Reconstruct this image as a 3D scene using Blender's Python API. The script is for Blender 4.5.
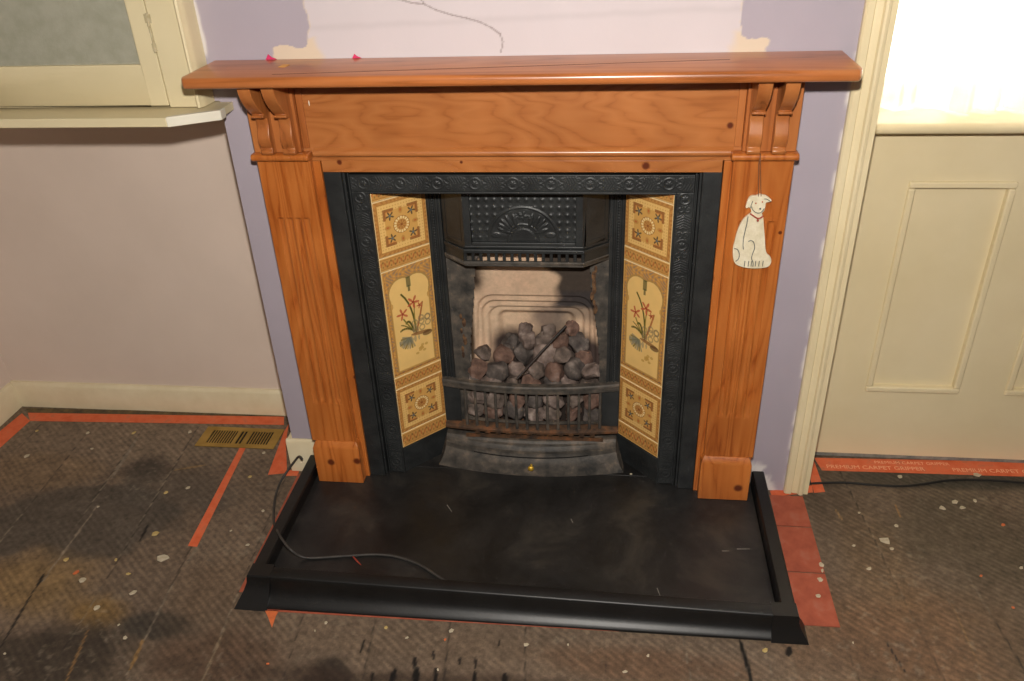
import bpy, bmesh, math, random
import numpy as np
from mathutils import Vector, Matrix
from math import sin, cos, pi, radians, sqrt, hypot

# ------------------------------------------------------------------ clear
for o in list(bpy.data.objects): bpy.data.objects.remove(o, do_unlink=True)
SC = bpy.context.scene
COL = SC.collection
random.seed(7)

# ------------------------------------------------------------------ camera
CP = np.array([0.2205, -1.8445, 1.5640]); PITCH, YAW, ROLL, FPX = 30.1975, -7.6831, -2.4746, 820.42
_p, _y, _r = radians(PITCH), radians(YAW), radians(ROLL)
FW = np.array([sin(_y)*cos(_p), cos(_y)*cos(_p), -sin(_p)])
RT0 = np.array([cos(_y), -sin(_y), 0.0]); UP0 = np.cross(RT0, FW)
RT = RT0*cos(_r)+UP0*sin(_r); UP = -RT0*sin(_r)+UP0*cos(_r)
cam_data = bpy.data.cameras.new('camera'); cam = bpy.data.objects.new('camera', cam_data); COL.objects.link(cam)
cam_data.sensor_width = 36.0; cam_data.lens = FPX/1024*36.0; cam_data.clip_start = 0.05
M3 = Matrix(((RT[0], UP[0], -FW[0]), (RT[1], UP[1], -FW[1]), (RT[2], UP[2], -FW[2])))
cam.matrix_world = Matrix.Translation(Vector(CP)) @ M3.to_4x4()
SC.camera = cam

# ------------------------------------------------------------------ light, world, exposure
SC.view_settings.view_transform = 'Standard'; SC.view_settings.look = 'None'
SC.view_settings.exposure = 0.15; SC.view_settings.gamma = 1.0
SC.view_settings.use_curve_mapping = False
W = bpy.data.worlds.new('sky'); SC.world = W; W.use_nodes = True
W.node_tree.nodes['Background'].inputs[0].default_value = (1.0, 0.98, 0.93, 1)
W.node_tree.nodes['Background'].inputs[1].default_value = 9.0          # overcast daylight outside the window
fl = bpy.data.lights.new('camera_flash', 'SPOT'); fl.shadow_soft_size = 0.03; fl.spot_size = radians(125); fl.spot_blend = 0.5
fl.energy = 150.0; fl.color = (1.0, 0.945, 0.87)
flo = bpy.data.objects.new('camera_flash', fl); COL.objects.link(flo)
flo.matrix_world = Matrix.Translation(Vector(CP+UP*0.20+RT*0.0)) @ M3.to_4x4()

FZ = -0.032      # floor level; the hearth slab top is z = 0
WY = 0.055       # front face of the chimney breast

def un(px, py, ax, val):
    d = FW+RT*(px-512)/FPX-UP*(py-340.5)/FPX
    t = (val-CP[ax])/d[ax]
    return CP+t*d
def fp(px, py, z=FZ):
    v = un(px, py, 2, z); return (float(v[0]), float(v[1]))

# ------------------------------------------------------------------ colours and noise
def lin1(c):
    c = c/255.0
    return c/12.92 if c <= 0.04045 else ((c+0.055)/1.055)**2.4
def L(r, g, b): return (lin1(r), lin1(g), lin1(b), 1.0)
def La(r, g, b): return np.array([lin1(r), lin1(g), lin1(b)])

def vnoise(x, y, seed=0):
    xi = np.floor(x).astype(np.int64); yi = np.floor(y).astype(np.int64)
    xf = x-xi; yf = y-yi
    def h(a, b):
        n = (a*374761393+b*668265263+seed*974711) & 0x7fffffff
        n = ((n ^ (n >> 13))*1274126177) & 0x7fffffff
        return ((n ^ (n >> 16)) & 0xffff)/65535.0
    u = xf*xf*(3-2*xf); v = yf*yf*(3-2*yf)
    return (h(xi, yi)*(1-u)+h(xi+1, yi)*u)*(1-v)+(h(xi, yi+1)*(1-u)+h(xi+1, yi+1)*u)*v
def fbm(x, y, seed=0, oct=4):
    s = 0; a = 0.5; t = 0
    for k in range(oct):
        s = s+a*vnoise(x*2**k+17.3*k, y*2**k-9.1*k, seed+k); t += a; a *= 0.5
    return s/t
def sst(a, b, x):
    t = np.clip((x-a)/(b-a), 0, 1); return t*t*(3-2*t)

# ------------------------------------------------------------------ materials
def new_mat(name):
    m = bpy.data.materials.new(name); m.use_nodes = True
    nt = m.node_tree; b = nt.nodes['Principled BSDF']
    return m, nt, b
def nd(nt, typ, **kw):
    n = nt.nodes.new(typ)
    for k, v in kw.items(): setattr(n, k, v)
    return n
def ramp(nt, stops):
    r = nd(nt, 'ShaderNodeValToRGB'); e = r.color_ramp.elements
    e[0].position, e[0].color = stops[0]; e[1].position, e[1].color = stops[-1]
    for p, c in stops[1:-1]:
        q = e.new(p); q.color = c
    return r
def noise_node(nt, scale, detail=4, rough=0.55, src=None, dist=0.0):
    n = nd(nt, 'ShaderNodeTexNoise'); n.inputs['Scale'].default_value = scale
    n.inputs['Detail'].default_value = detail; n.inputs['Roughness'].default_value = rough
    n.inputs['Distortion'].default_value = dist
    if src is not None: nt.links.new(src, n.inputs['Vector'])
    return n
def bump(nt, b, h, strength=0.2, dist=0.002):
    n = nd(nt, 'ShaderNodeBump'); n.inputs['Strength'].default_value = strength; n.inputs['Distance'].default_value = dist
    nt.links.new(h, n.inputs['Height']); nt.links.new(n.outputs['Normal'], b.inputs['Normal']); return n
def plain(name, c1, c2=None, rough=0.5, scale=20, metal=0.0, bmp=0.1, bs=120, coat=0.0, spec=0.5, detail=4, c3=None):
    m, nt, b = new_mat(name)
    tc = nd(nt, 'ShaderNodeTexCoord')
    n = noise_node(nt, scale, detail, 0.6, tc.outputs['Object'])
    st = [(0.35, c1), (0.65, c2 or c1)]
    if c3: st = [(0.32, c1), (0.55, c2), (0.72, c3)]
    r = ramp(nt, st); nt.links.new(n.outputs['Fac'], r.inputs[0]); nt.links.new(r.outputs[0], b.inputs['Base Color'])
    b.inputs['Roughness'].default_value = rough; b.inputs['Metallic'].default_value = metal
    b.inputs['Specular IOR Level'].default_value = spec
    b.inputs['Coat Weight'].default_value = coat; b.inputs['Coat Roughness'].default_value = 0.15
    if bmp:
        n2 = noise_node(nt, bs, 3, 0.6, tc.outputs['Object']); bump(nt, b, n2.outputs['Fac'], bmp, 0.002)
    return m
def painted(name, rough=0.5, coat=0.0, bmp=0.05, bs=90, spec=0.5, mod=0.0, modscale=60):
    """base colour from the 'Col' attribute"""
    m, nt, b = new_mat(name)
    a = nd(nt, 'ShaderNodeAttribute', attribute_name='Col')
    src = a.outputs['Color']
    tc = nd(nt, 'ShaderNodeTexCoord')
    if mod:
        n = noise_node(nt, modscale, 4, 0.7, tc.outputs['Object'])
        r = ramp(nt, [(0.3, (1-mod,)*3+(1,)), (0.7, (1+mod*0.4,)*3+(1,))]); nt.links.new(n.outputs['Fac'], r.inputs[0])
        mx = nd(nt, 'ShaderNodeMix', data_type='RGBA', blend_type='MULTIPLY'); mx.inputs[0].default_value = 1
        nt.links.new(src, mx.inputs[6]); nt.links.new(r.outputs[0], mx.inputs[7]); src = mx.outputs[2]
    nt.links.new(src, b.inputs['Base Color'])
    b.inputs['Roughness'].default_value = rough; b.inputs['Coat Weight'].default_value = coat
    b.inputs['Coat Roughness'].default_value = 0.1; b.inputs['Specular IOR Level'].default_value = spec
    if bmp:
        n2 = noise_node(nt, bs, 3, 0.6, tc.outputs['Object']); bump(nt, b, n2.outputs['Fac'], bmp, 0.002)
    return m

def pine(name, along='z', knots=(), c_lo=(156, 80, 28), c_mid=(182, 102, 42), c_hi=(194, 116, 54), rings=9.0, across=7.0, lscale=0.7, rough=0.33, off=(0, 0, 0)):
    m, nt, b = new_mat(name)
    tc = nd(nt, 'ShaderNodeTexCoord')
    mp = nd(nt, 'ShaderNodeMapping')
    s = {'x': (lscale, across, across), 'y': (across, lscale, across), 'z': (across, across, lscale)}[along]
    mp.inputs['Scale'].default_value = s; mp.inputs['Location'].default_value = off
    nt.links.new(tc.outputs['Object'], mp.inputs['Vector'])
    vec = mp.outputs['Vector']
    n = noise_node(nt, 1.0, 3, 0.4, vec, 0.5)
    mul = nd(nt, 'ShaderNodeMath', operation='MULTIPLY'); mul.inputs[1].default_value = rings
    nt.links.new(n.outputs['Fac'], mul.inputs[0])
    pp = nd(nt, 'ShaderNodeMath', operation='PINGPONG'); pp.inputs[1].default_value = 0.5
    nt.links.new(mul.outputs[0], pp.inputs[0])
    # fine fibres
    mp2 = nd(nt, 'ShaderNodeMapping'); f = 26.0
    mp2.inputs['Scale'].default_value = tuple(f*(0.12 if abs(q-lscale) < 1e-6 else 4.0) for q in s)
    nt.links.new(tc.outputs['Object'], mp2.inputs['Vector'])
    n2 = noise_node(nt, 1.0, 3, 0.6, mp2.outputs['Vector'])
    ad = nd(nt, 'ShaderNodeMath', operation='MULTIPLY_ADD'); ad.inputs[1].default_value = 0.55
    nt.links.new(n2.outputs['Fac'], ad.inputs[0]); nt.links.new(pp.outputs[0], ad.inputs[2])
    r = ramp(nt, [(0.22, L(*c_lo)), (0.36, L(*c_mid)), (0.75, L(*c_hi))]); nt.links.new(ad.outputs[0], r.inputs[0])
    # broad blotches of ageing
    n3 = noise_node(nt, 5.0, 2, 0.5, tc.outputs['Object'])
    r3 = ramp(nt, [(0.35, (0.80, 0.76, 0.72, 1)), (0.65, (1.0, 0.99, 0.97, 1))]); nt.links.new(n3.outputs['Fac'], r3.inputs[0])
    mx = nd(nt, 'ShaderNodeMix', data_type='RGBA', blend_type='MULTIPLY'); mx.inputs[0].default_value = 1
    nt.links.new(r.outputs[0], mx.inputs[6]); nt.links.new(r3.outputs[0], mx.inputs[7])
    src = mx.outputs[2]
    for (kx, ky, kz, kr) in knots:
        vs = nd(nt, 'ShaderNodeVectorMath', operation='DISTANCE'); vs.inputs[1].default_value = (kx, ky, kz)
        nt.links.new(tc.outputs['Object'], vs.inputs[0])
        mr = nd(nt, 'ShaderNodeMapRange'); mr.inputs['From Min'].default_value = kr*1.15; mr.inputs['From Max'].default_value = kr*0.6
        nt.links.new(vs.outputs['Value'], mr.inputs['Value'])
        kx_ = nd(nt, 'ShaderNodeMix', data_type='RGBA'); kx_.inputs[7].default_value = L(96, 42, 20)
        nt.links.new(mr.outputs[0], kx_.inputs[0]); nt.links.new(src, kx_.inputs[6]); src = kx_.outputs[2]
    nt.links.new(src, b.inputs['Base Color'])
    b.inputs['Roughness'].default_value = rough; b.inputs['Coat Weight'].default_value = 0.25; b.inputs['Coat Roughness'].default_value = 0.22
    bump(nt, b, ad.outputs[0], 0.08, 0.001)
    return m

M = {}
M['iron'] = plain('blackened_cast_iron', L(30, 32, 33), L(46, 48, 48), 0.42, 14, bmp=0.25, bs=260, spec=0.55)
M['iron_dusty'] = plain('dusty_cast_iron', L(46, 45, 43), L(82, 76, 69), 0.58, 26, bmp=0.35, bs=200, spec=0.45, c3=L(116, 102, 88))
M['iron_rust'] = plain('rusty_cast_iron', L(44, 38, 34), L(92, 66, 46), 0.75, 30, bmp=0.4, bs=180, spec=0.3, c3=L(128, 80, 50))
M['soot'] = plain('soot', L(12, 11, 11), L(24, 22, 20), 0.9, 20, bmp=0.3)
M['slab'] = None
M['fender'] = plain('black_painted_timber', L(11, 11, 11), L(19, 19, 19), 0.42, 12, bmp=0.12, bs=90, spec=0.5)
M['brass'] = plain('brass', L(200, 160, 50), L(220, 180, 70), 0.35, 20, metal=0.5, bmp=0)
M['brass_vent'] = plain('tarnished_brass', L(150, 118, 50), L(176, 142, 70), 0.5, 12, metal=0.35, bmp=0.1)
M['dark'] = plain('void_shade', L(14, 12, 10), L(20, 17, 14), 0.95, 10, bmp=0)  # near-black standing in for shade in the cover slot and vent duct
M['cream'] = plain('cream_gloss_paint', L(212, 198, 160), L(218, 205, 168), 0.42, 3, bmp=0.06, bs=40)
M['cream_new'] = plain('fresh_white_primer', L(216, 210, 192), L(224, 218, 200), 0.5, 8, bmp=0.06)
M['cream_right'] = plain('cream_joinery_paint', L(220, 204, 164), L(227, 212, 174), 0.4, 3, bmp=0.06, bs=40)
M['skirting'] = plain('old_cream_skirting_paint', L(216, 202, 168), L(226, 214, 182), 0.5, 9, bmp=0.1)
M['alcove'] = plain('beige_distemper', L(212, 195, 181), L(219, 202, 188), 0.85, 2.2, bmp=0.1, bs=40)
M['grey_cloth'] = plain('grey_green_panel', L(148, 148, 130), L(160, 158, 142), 0.85, 30, bmp=0.2, bs=300)
M['cable'] = plain('dark_rubber_cable', L(44, 42, 40), L(64, 60, 56), 0.55, 30, bmp=0.05)
M['cable_black'] = plain('black_rubber_cable', L(20, 20, 19), L(30, 29, 28), 0.6, 30, bmp=0.05)
M['chip'] = plain('pale_paint_chip', L(170, 160, 134), L(196, 186, 164), 0.7, 60, bmp=0.2)
M['chip_y'] = plain('yellow_paint_chip', L(176, 150, 84), L(196, 176, 120), 0.7, 60, bmp=0.2)
M['pink'] = plain('magenta_scrap', L(200, 40, 90), L(214, 60, 110), 0.6, 30, bmp=0)
M['orange_bit'] = plain('orange_splinter', L(190, 96, 54), L(214, 112, 60), 0.7, 60, bmp=0.2)
M['ceiling'] = plain('ceiling_paint', L(214, 210, 200), L(220, 216, 208), 0.9, 2, bmp=0)
M['plaster_far'] = plain('lilac_wall_paint', L(168, 160, 176), L(174, 166, 180), 0.85, 2, bmp=0.05)
M['breast'] = painted('chimney_breast_paint', 0.7, bmp=0.12, bs=60)
M['tile'] = painted('glazed_transfer_tile', 0.18, coat=0.3, bmp=0.0)
M['fireclay'] = painted('sooty_fireclay', 0.9, bmp=0.3, bs=120, spec=0.2, mod=0.15, modscale=70)
M['quarry'] = plain('red_quarry_tile', L(140, 64, 44), L(160, 80, 56), 0.7, 18, bmp=0.3, bs=90, c3=L(164, 98, 78))
M['strip'] = plain('orange_printed_strip', L(204, 88, 46), L(216, 106, 66), 0.65, 26, bmp=0.15, c3=L(190, 106, 74))
M['strip_text'] = plain('pale_strip_print', L(232, 168, 130), L(236, 178, 140), 0.7, 20, bmp=0)
M['strip_dark'] = plain('dark_strip_edge', L(70, 60, 44), L(110, 92, 60), 0.8, 30, bmp=0.1)
M['dog'] = plain('glazed_cream_ceramic', L(214, 202, 170), L(232, 222, 196), 0.4, 50, bmp=0.25, bs=160)
M['dog_line'] = plain('slate_blue_glaze', L(84, 92, 92), L(104, 110, 108), 0.4, 50, bmp=0)
M['dog_red'] = plain('dull_red_glaze', L(150, 62, 44), L(176, 84, 64), 0.4, 50, bmp=0)
M['string'] = plain('brown_cord', L(110, 70, 44), L(126, 84, 56), 0.8, 50, bmp=0)
M['chrome'] = plain('worn_chrome', L(170, 165, 150), L(190, 186, 172), 0.3, 40, metal=0.9, bmp=0)
M['cord_dark'] = plain('poker_iron', L(24, 20, 18), L(54, 40, 32), 0.6, 40, bmp=0.2)
M['joint'] = plain('board_joint_gap', L(56, 34, 22), L(84, 54, 36), 0.8, 30, bmp=0)

# glossy black hearth slab with scuffs
m, nt, b = new_mat('black_slate_hearth')
tc = nd(nt, 'ShaderNodeTexCoord')
n = noise_node(nt, 5, 6, 0.65, tc.outputs['Object'], 0.4); r = ramp(nt, [(0.38, L(20, 20, 20)), (0.54, L(34, 33, 32)), (0.70, L(58, 54, 48))])
nt.links.new(n.outputs['Fac'], r.inputs[0])
n2 = noise_node(nt, 160, 3, 0.7, tc.outputs['Object']); r2 = ramp(nt, [(0.70, (0, 0, 0, 1)), (0.78, (0.12, 0.11, 0.10, 1))])
nt.links.new(n2.outputs['Fac'], r2.inputs[0])
mx = nd(nt, 'ShaderNodeMix', data_type='RGBA', blend_type='ADD'); mx.inputs[0].default_value = 1
nt.links.new(r.outputs[0], mx.inputs[6]); nt.links.new(r2.outputs[0], mx.inputs[7]); nt.links.new(mx.outputs[2], b.inputs['Base Color'])
n3 = noise_node(nt, 9, 5, 0.7, tc.outputs['Object']); r3 = ramp(nt, [(0.35, (0.34,)*3+(1,)), (0.7, (0.62,)*3+(1,))])
nt.links.new(n3.outputs['Fac'], r3.inputs[0]); nt.links.new(r3.outputs[0], b.inputs['Roughness'])
bump(nt, b, n3.outputs['Fac'], 0.08, 0.002)
M['slab'] = m

# floorboards: painted base colour + diagonal ribbed imprint of old underlay
m, nt, b = new_mat('stained_floorboards')
a = nd(nt, 'ShaderNodeAttribute', attribute_name='Col')
tc = nd(nt, 'ShaderNodeTexCoord')
dn = noise_node(nt, 3.0, 3, 0.6, tc.outputs['Object'])
sep = nd(nt, 'ShaderNodeSeparateXYZ'); nt.links.new(tc.outputs['Object'], sep.inputs[0])
kx = nd(nt, 'ShaderNodeMath', operation='MULTIPLY'); kx.inputs[1].default_value = 0.64*2*pi/0.0158
ky = nd(nt, 'ShaderNodeMath', operation='MULTIPLY_ADD'); ky.inputs[1].default_value = 0.77*2*pi/0.0158
nt.links.new(sep.outputs[0], kx.inputs[0]); nt.links.new(sep.outputs[1], ky.inputs[0]); nt.links.new(kx.outputs[0], ky.inputs[2])
kn = nd(nt, 'ShaderNodeMath', operation='MULTIPLY_ADD'); kn.inputs[1].default_value = 9.0
nt.links.new(dn.outputs['Fac'], kn.inputs[0]); nt.links.new(ky.outputs[0], kn.inputs[2])
sn = nd(nt, 'ShaderNodeMath', operation='SINE'); nt.links.new(kn.outputs[0], sn.inputs[0])
# patchy strength of the imprint
pn = noise_node(nt, 4.5, 4, 0.6, tc.outputs['Object']); pr = ramp(nt, [(0.35, (0.03,)*3+(1,)), (0.6, (0.17,)*3+(1,))]); nt.links.new(pn.outputs['Fac'], pr.inputs[0])
ml = nd(nt, 'ShaderNodeMath', operation='MULTIPLY'); nt.links.new(sn.outputs[0], ml.inputs[0]); nt.links.new(pr.outputs[0], ml.inputs[1])
ao = nd(nt, 'ShaderNodeMath', operation='ADD'); ao.inputs[1].default_value = 1.0; nt.links.new(ml.outputs[0], ao.inputs[0])
gn = noise_node(nt, 55, 5, 0.75, tc.outputs['Object']); gr = ramp(nt, [(0.3, (0.52,)*3+(1,)), (0.7, (1.42,)*3+(1,))]); nt.links.new(gn.outputs['Fac'], gr.inputs[0])
m1 = nd(nt, 'ShaderNodeMix', data_type='RGBA', blend_type='MULTIPLY'); m1.inputs[0].default_value = 1
nt.links.new(a.outputs['Color'], m1.inputs[6]); nt.links.new(ao.outputs[0], m1.inputs[7])
m2 = nd(nt, 'ShaderNodeMix', data_type='RGBA', blend_type='MULTIPLY'); m2.inputs[0].default_value = 1
nt.links.new(m1.outputs[2], m2.inputs[6]); nt.links.new(gr.outputs[0], m2.inputs[7]); nt.links.new(m2.outputs[2], b.inputs['Base Color'])
b.inputs['Roughness'].default_value = 0.62; b.inputs['Specular IOR Level'].default_value = 0.35
bump(nt, b, ml.outputs[0], 0.5, 0.002)
M['floor'] = m

# sheer curtain
m, nt, b = new_mat('sheer_curtain_cloth')
out = nt.nodes['Material Output']
tr = nd(nt, 'ShaderNodeBsdfTranslucent'); tr.inputs[0].default_value = (0.95, 0.90, 0.80, 1)
tp = nd(nt, 'ShaderNodeBsdfTransparent')
df = nd(nt, 'ShaderNodeBsdfDiffuse'); df.inputs[0].default_value = (0.85, 0.80, 0.70, 1)
tc = nd(nt, 'ShaderNodeTexCoord'); wn = noise_node(nt, 400, 2, 0.5, tc.outputs['Object'])
mr = nd(nt, 'ShaderNodeMapRange'); mr.inputs['To Min'].default_value = 0.22; mr.inputs['To Max'].default_value = 0.38
nt.links.new(wn.outputs['Fac'], mr.inputs['Value'])
x1 = nd(nt, 'ShaderNodeMixShader'); x1.inputs[0].default_value = 0.4; nt.links.new(tr.outputs[0], x1.inputs[1]); nt.links.new(df.outputs[0], x1.inputs[2])
x2 = nd(nt, 'ShaderNodeMixShader'); nt.links.new(mr.outputs[0], x2.inputs[0]); nt.links.new(x1.outputs[0], x2.inputs[1]); nt.links.new(tp.outputs[0], x2.inputs[2])
nt.links.new(x2.outputs[0], out.inputs['Surface']); M['curtain'] = m
m, nt, b = new_mat('window_glass')
b.inputs['Roughness'].default_value = 0.02; b.inputs['Transmission Weight'].default_value = 1.0; b.inputs['IOR'].default_value = 1.05
M['glass'] = m

# ------------------------------------------------------------------ mesh helpers
class MB:
    def __init__(s): s.v = []; s.f = []
    def add(s, vs, fs):
        o = len(s.v); s.v += [tuple(map(float, v)) for v in vs]; s.f += [tuple(i+o for i in f) for f in fs]; return s
    def box(s, x0, x1, y0, y1, z0, z1):
        v = [(x0, y0, z0), (x1, y0, z0), (x1, y1, z0), (x0, y1, z0), (x0, y0, z1), (x1, y0, z1), (x1, y1, z1), (x0, y1, z1)]
        return s.add(v, [(0, 3, 2, 1), (4, 5, 6, 7), (0, 1, 5, 4), (1, 2, 6, 5), (2, 3, 7, 6), (3, 0, 4, 7)])
    def prism(s, poly, axis, a0, a1):
        """poly: 2d list in the plane normal to axis; axis x -> (y,z), y -> (x,z), z -> (x,y)"""
        def P(p, a): return {'x': (a, p[0], p[1]), 'y': (p[0], a, p[1]), 'z': (p[0], p[1], a)}[axis]
        n = len(poly); v = [P(p, a0) for p in poly]+[P(p, a1) for p in poly]
        f = [tuple(range(n)), tuple(range(2*n-1, n-1, -1))]+[(i, i+n, (i+1) % n+n, (i+1) % n) for i in range(n)]
        return s.add(v, f)
    def tube(s, pts, r, n=8, caps=True):
        pts = [Vector(p) for p in pts]; rs = r if isinstance(r, (list, tuple)) else [r]*len(pts)
        rings = []; up = Vector((0.12, 0.31, 0.94))
        for i, p in enumerate(pts):
            d = (pts[min(i+1, len(pts)-1)]-pts[max(i-1, 0)]).normalized()
            a = d.cross(up)
            if a.length < 1e-3: a = d.cross(Vector((1, 0, 0)))
            a.normalize(); b_ = d.cross(a)
            rings.append([p+a*(rs[i]*cos(2*pi*k/n))+b_*(rs[i]*sin(2*pi*k/n)) for k in range(n)])
        v = [q for rg in rings for q in rg]; f = []
        for i in range(len(pts)-1):
            for k in range(n): f.append((i*n+k, i*n+(k+1) % n, (i+1)*n+(k+1) % n, (i+1)*n+k))
        if caps: f += [tuple(range(n))[::-1], tuple(range((len(pts)-1)*n, len(pts)*n))]
        return s.add(v, f)
    def ball(s, c, r, nu=12, nv=8, sc=(1, 1, 1)):
        v = []; f = []
        for j in range(nv+1):
            t = pi*j/nv
            for i in range(nu):
                a = 2*pi*i/nu; v.append((c[0]+r*sc[0]*sin(t)*cos(a), c[1]+r*sc[1]*sin(t)*sin(a), c[2]+r*sc[2]*cos(t)))
        for j in range(nv):
            for i in range(nu): f.append((j*nu+i, (j+1)*nu+i, (j+1)*nu+(i+1) % nu, j*nu+(i+1) % nu))
        return s.add(v, f)
    def sweep(s, xs, sec):
        """sec(x) -> list of (y,z); lofted along x with end caps"""
        R = [[(x, y, z) for y, z in sec(x)] for x in xs]; n = len(R[0])
        v = [q for r in R for q in r]; f = []
        for i in range(len(xs)-1):
            for k in range(n): f.append((i*n+k, i*n+(k+1) % n, (i+1)*n+(k+1) % n, (i+1)*n+k))
        f += [tuple(range(n)), tuple(range((len(xs)-1)*n, len(xs)*n))[::-1]]
        return s.add(v, f)

def finish(me, smooth):
    bm = bmesh.new(); bm.from_mesh(me); bmesh.ops.remove_doubles(bm, verts=bm.verts, dist=1e-6)
    bmesh.ops.recalc_face_normals(bm, faces=bm.faces); bm.to_mesh(me); bm.free()
    if smooth is not None:
        me.polygons.foreach_set('use_smooth', [True]*len(me.polygons))
        if smooth < 179: me.set_sharp_from_angle(angle=radians(smooth))

def place(o, parent, origin=None):
    COL.objects.link(o)
    if parent is not None:
        o.parent = parent
        w = Vector((0, 0, 0)); p = parent
        while p is not None: w += p.location; p = p.parent
        o.location = -w
    return o
def build(name, mb, mat, parent=None, bevel=0, smooth=None, seg=2, fix=True):
    me = bpy.data.meshes.new(name); me.from_pydata(mb.v, [], mb.f); me.materials.append(mat)
    if fix: finish(me, smooth)
    o = bpy.data.objects.new(name, me); place(o, parent)
    if bevel:
        md = o.modifiers.new('bevel', 'BEVEL'); md.width = bevel; md.segments = seg; md.limit_method = 'ANGLE'; md.angle_limit = radians(40)
        if smooth is None: me.polygons.foreach_set('use_smooth', [True]*len(me.polygons)); md.harden_normals = True
    return o
def rebase(o):
    """top-level mesh: put its origin at the base centre of its geometry"""
    me = o.data; n = len(me.vertices); a = np.empty(n*3); me.vertices.foreach_get('co', a); a = a.reshape(-1, 3)
    c = Vector(((a[:, 0].min()+a[:, 0].max())/2, (a[:, 1].min()+a[:, 1].max())/2, a[:, 2].min()))
    a -= np.array(c); me.vertices.foreach_set('co', a.ravel()); me.update(); o.location = c; return o
def tag(o, label, cat, group=None, kind=None):
    o['label'] = label; o['category'] = cat
    if group: o['group'] = group
    if kind: o['kind'] = kind
    return o
def thing(name, label, cat, loc, group=None):
    e = bpy.data.objects.new(name, None); COL.objects.link(e); e.location = loc; e.empty_display_size = 0.05
    return tag(e, label, cat, group)
def struct(o):
    o['kind'] = 'structure'; return o
def colattr(me, c):
    at = me.color_attributes.new('Col', 'FLOAT_COLOR', 'POINT')
    d = np.ones((len(me.vertices), 4)); d[:, :3] = c; at.data.foreach_set('color', d.ravel())

def plate(name, P0, U, V, N, us, vs, hfun, mat, parent=None, cfun=None, thick=0.006, smooth=180, keep=None):
    """height-field plate: point = P0 + U*u + V*v + N*h(u,v), with a skirt back to -thick"""
    P0, U, V, N = [np.array(q, float) for q in (P0, U, V, N)]
    us = np.asarray(us, float); vs = np.asarray(vs, float)
    uu, vv = np.meshgrid(us, vs); h = hfun(uu, vv) if hfun else np.zeros_like(uu)
    h = h+np.zeros_like(uu)
    P = P0+uu[..., None]*U+vv[..., None]*V+h[..., None]*N
    nu, nv = len(us), len(vs); vtx = P.reshape(-1, 3)
    idx = np.arange(nu*nv).reshape(nv, nu)
    fa = np.stack([idx[:-1, :-1], idx[:-1, 1:], idx[1:, 1:], idx[1:, :-1]], -1).reshape(-1, 4)
    if keep is not None:
        uc = (uu[:-1, :-1]+uu[1:, 1:])/2; vc = (vv[:-1, :-1]+vv[1:, 1:])/2
        fa = fa[keep(uc, vc).ravel()]
    faces = fa.tolist()
    cols = cfun(uu, vv).reshape(-1, 3) if cfun else None
    if thick and keep is None:
        ring = list(idx[0, :])+list(idx[1:, -1])+list(idx[-1, -2::-1])+list(idx[-2:0:-1, 0])
        uv = np.stack([uu.ravel()[ring], vv.ravel()[ring]], -1)
        back = P0+uv[:, :1]*U+uv[:, 1:]*V-N*thick
        b0 = len(vtx); vtx = np.vstack([vtx, back]); k = len(ring)
        for i in range(k): faces.append([int(ring[i]), b0+i, b0+(i+1) % k, int(ring[(i+1) % k])])
        faces.append([b0+i for i in range(k)][::-1])
        if cols is not None: cols = np.vstack([cols, cols[ring]])
    me = bpy.data.meshes.new(name); me.from_pydata(vtx.tolist(), [], faces); me.materials.append(mat)
    if np.dot(np.cross(U, V), N) < 0: me.flip_normals()
    me.polygons.foreach_set('use_smooth', [True]*len(me.polygons))
    if smooth < 180: me.set_sharp_from_angle(angle=radians(smooth))
    if cols is not None: colattr(me, cols)
    o = bpy.data.objects.new(name, me); place(o, parent); return o
AR = np.arange
def lins(a, b, step): return np.linspace(a, b, max(2, int(round((b-a)/step))+1))

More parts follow.
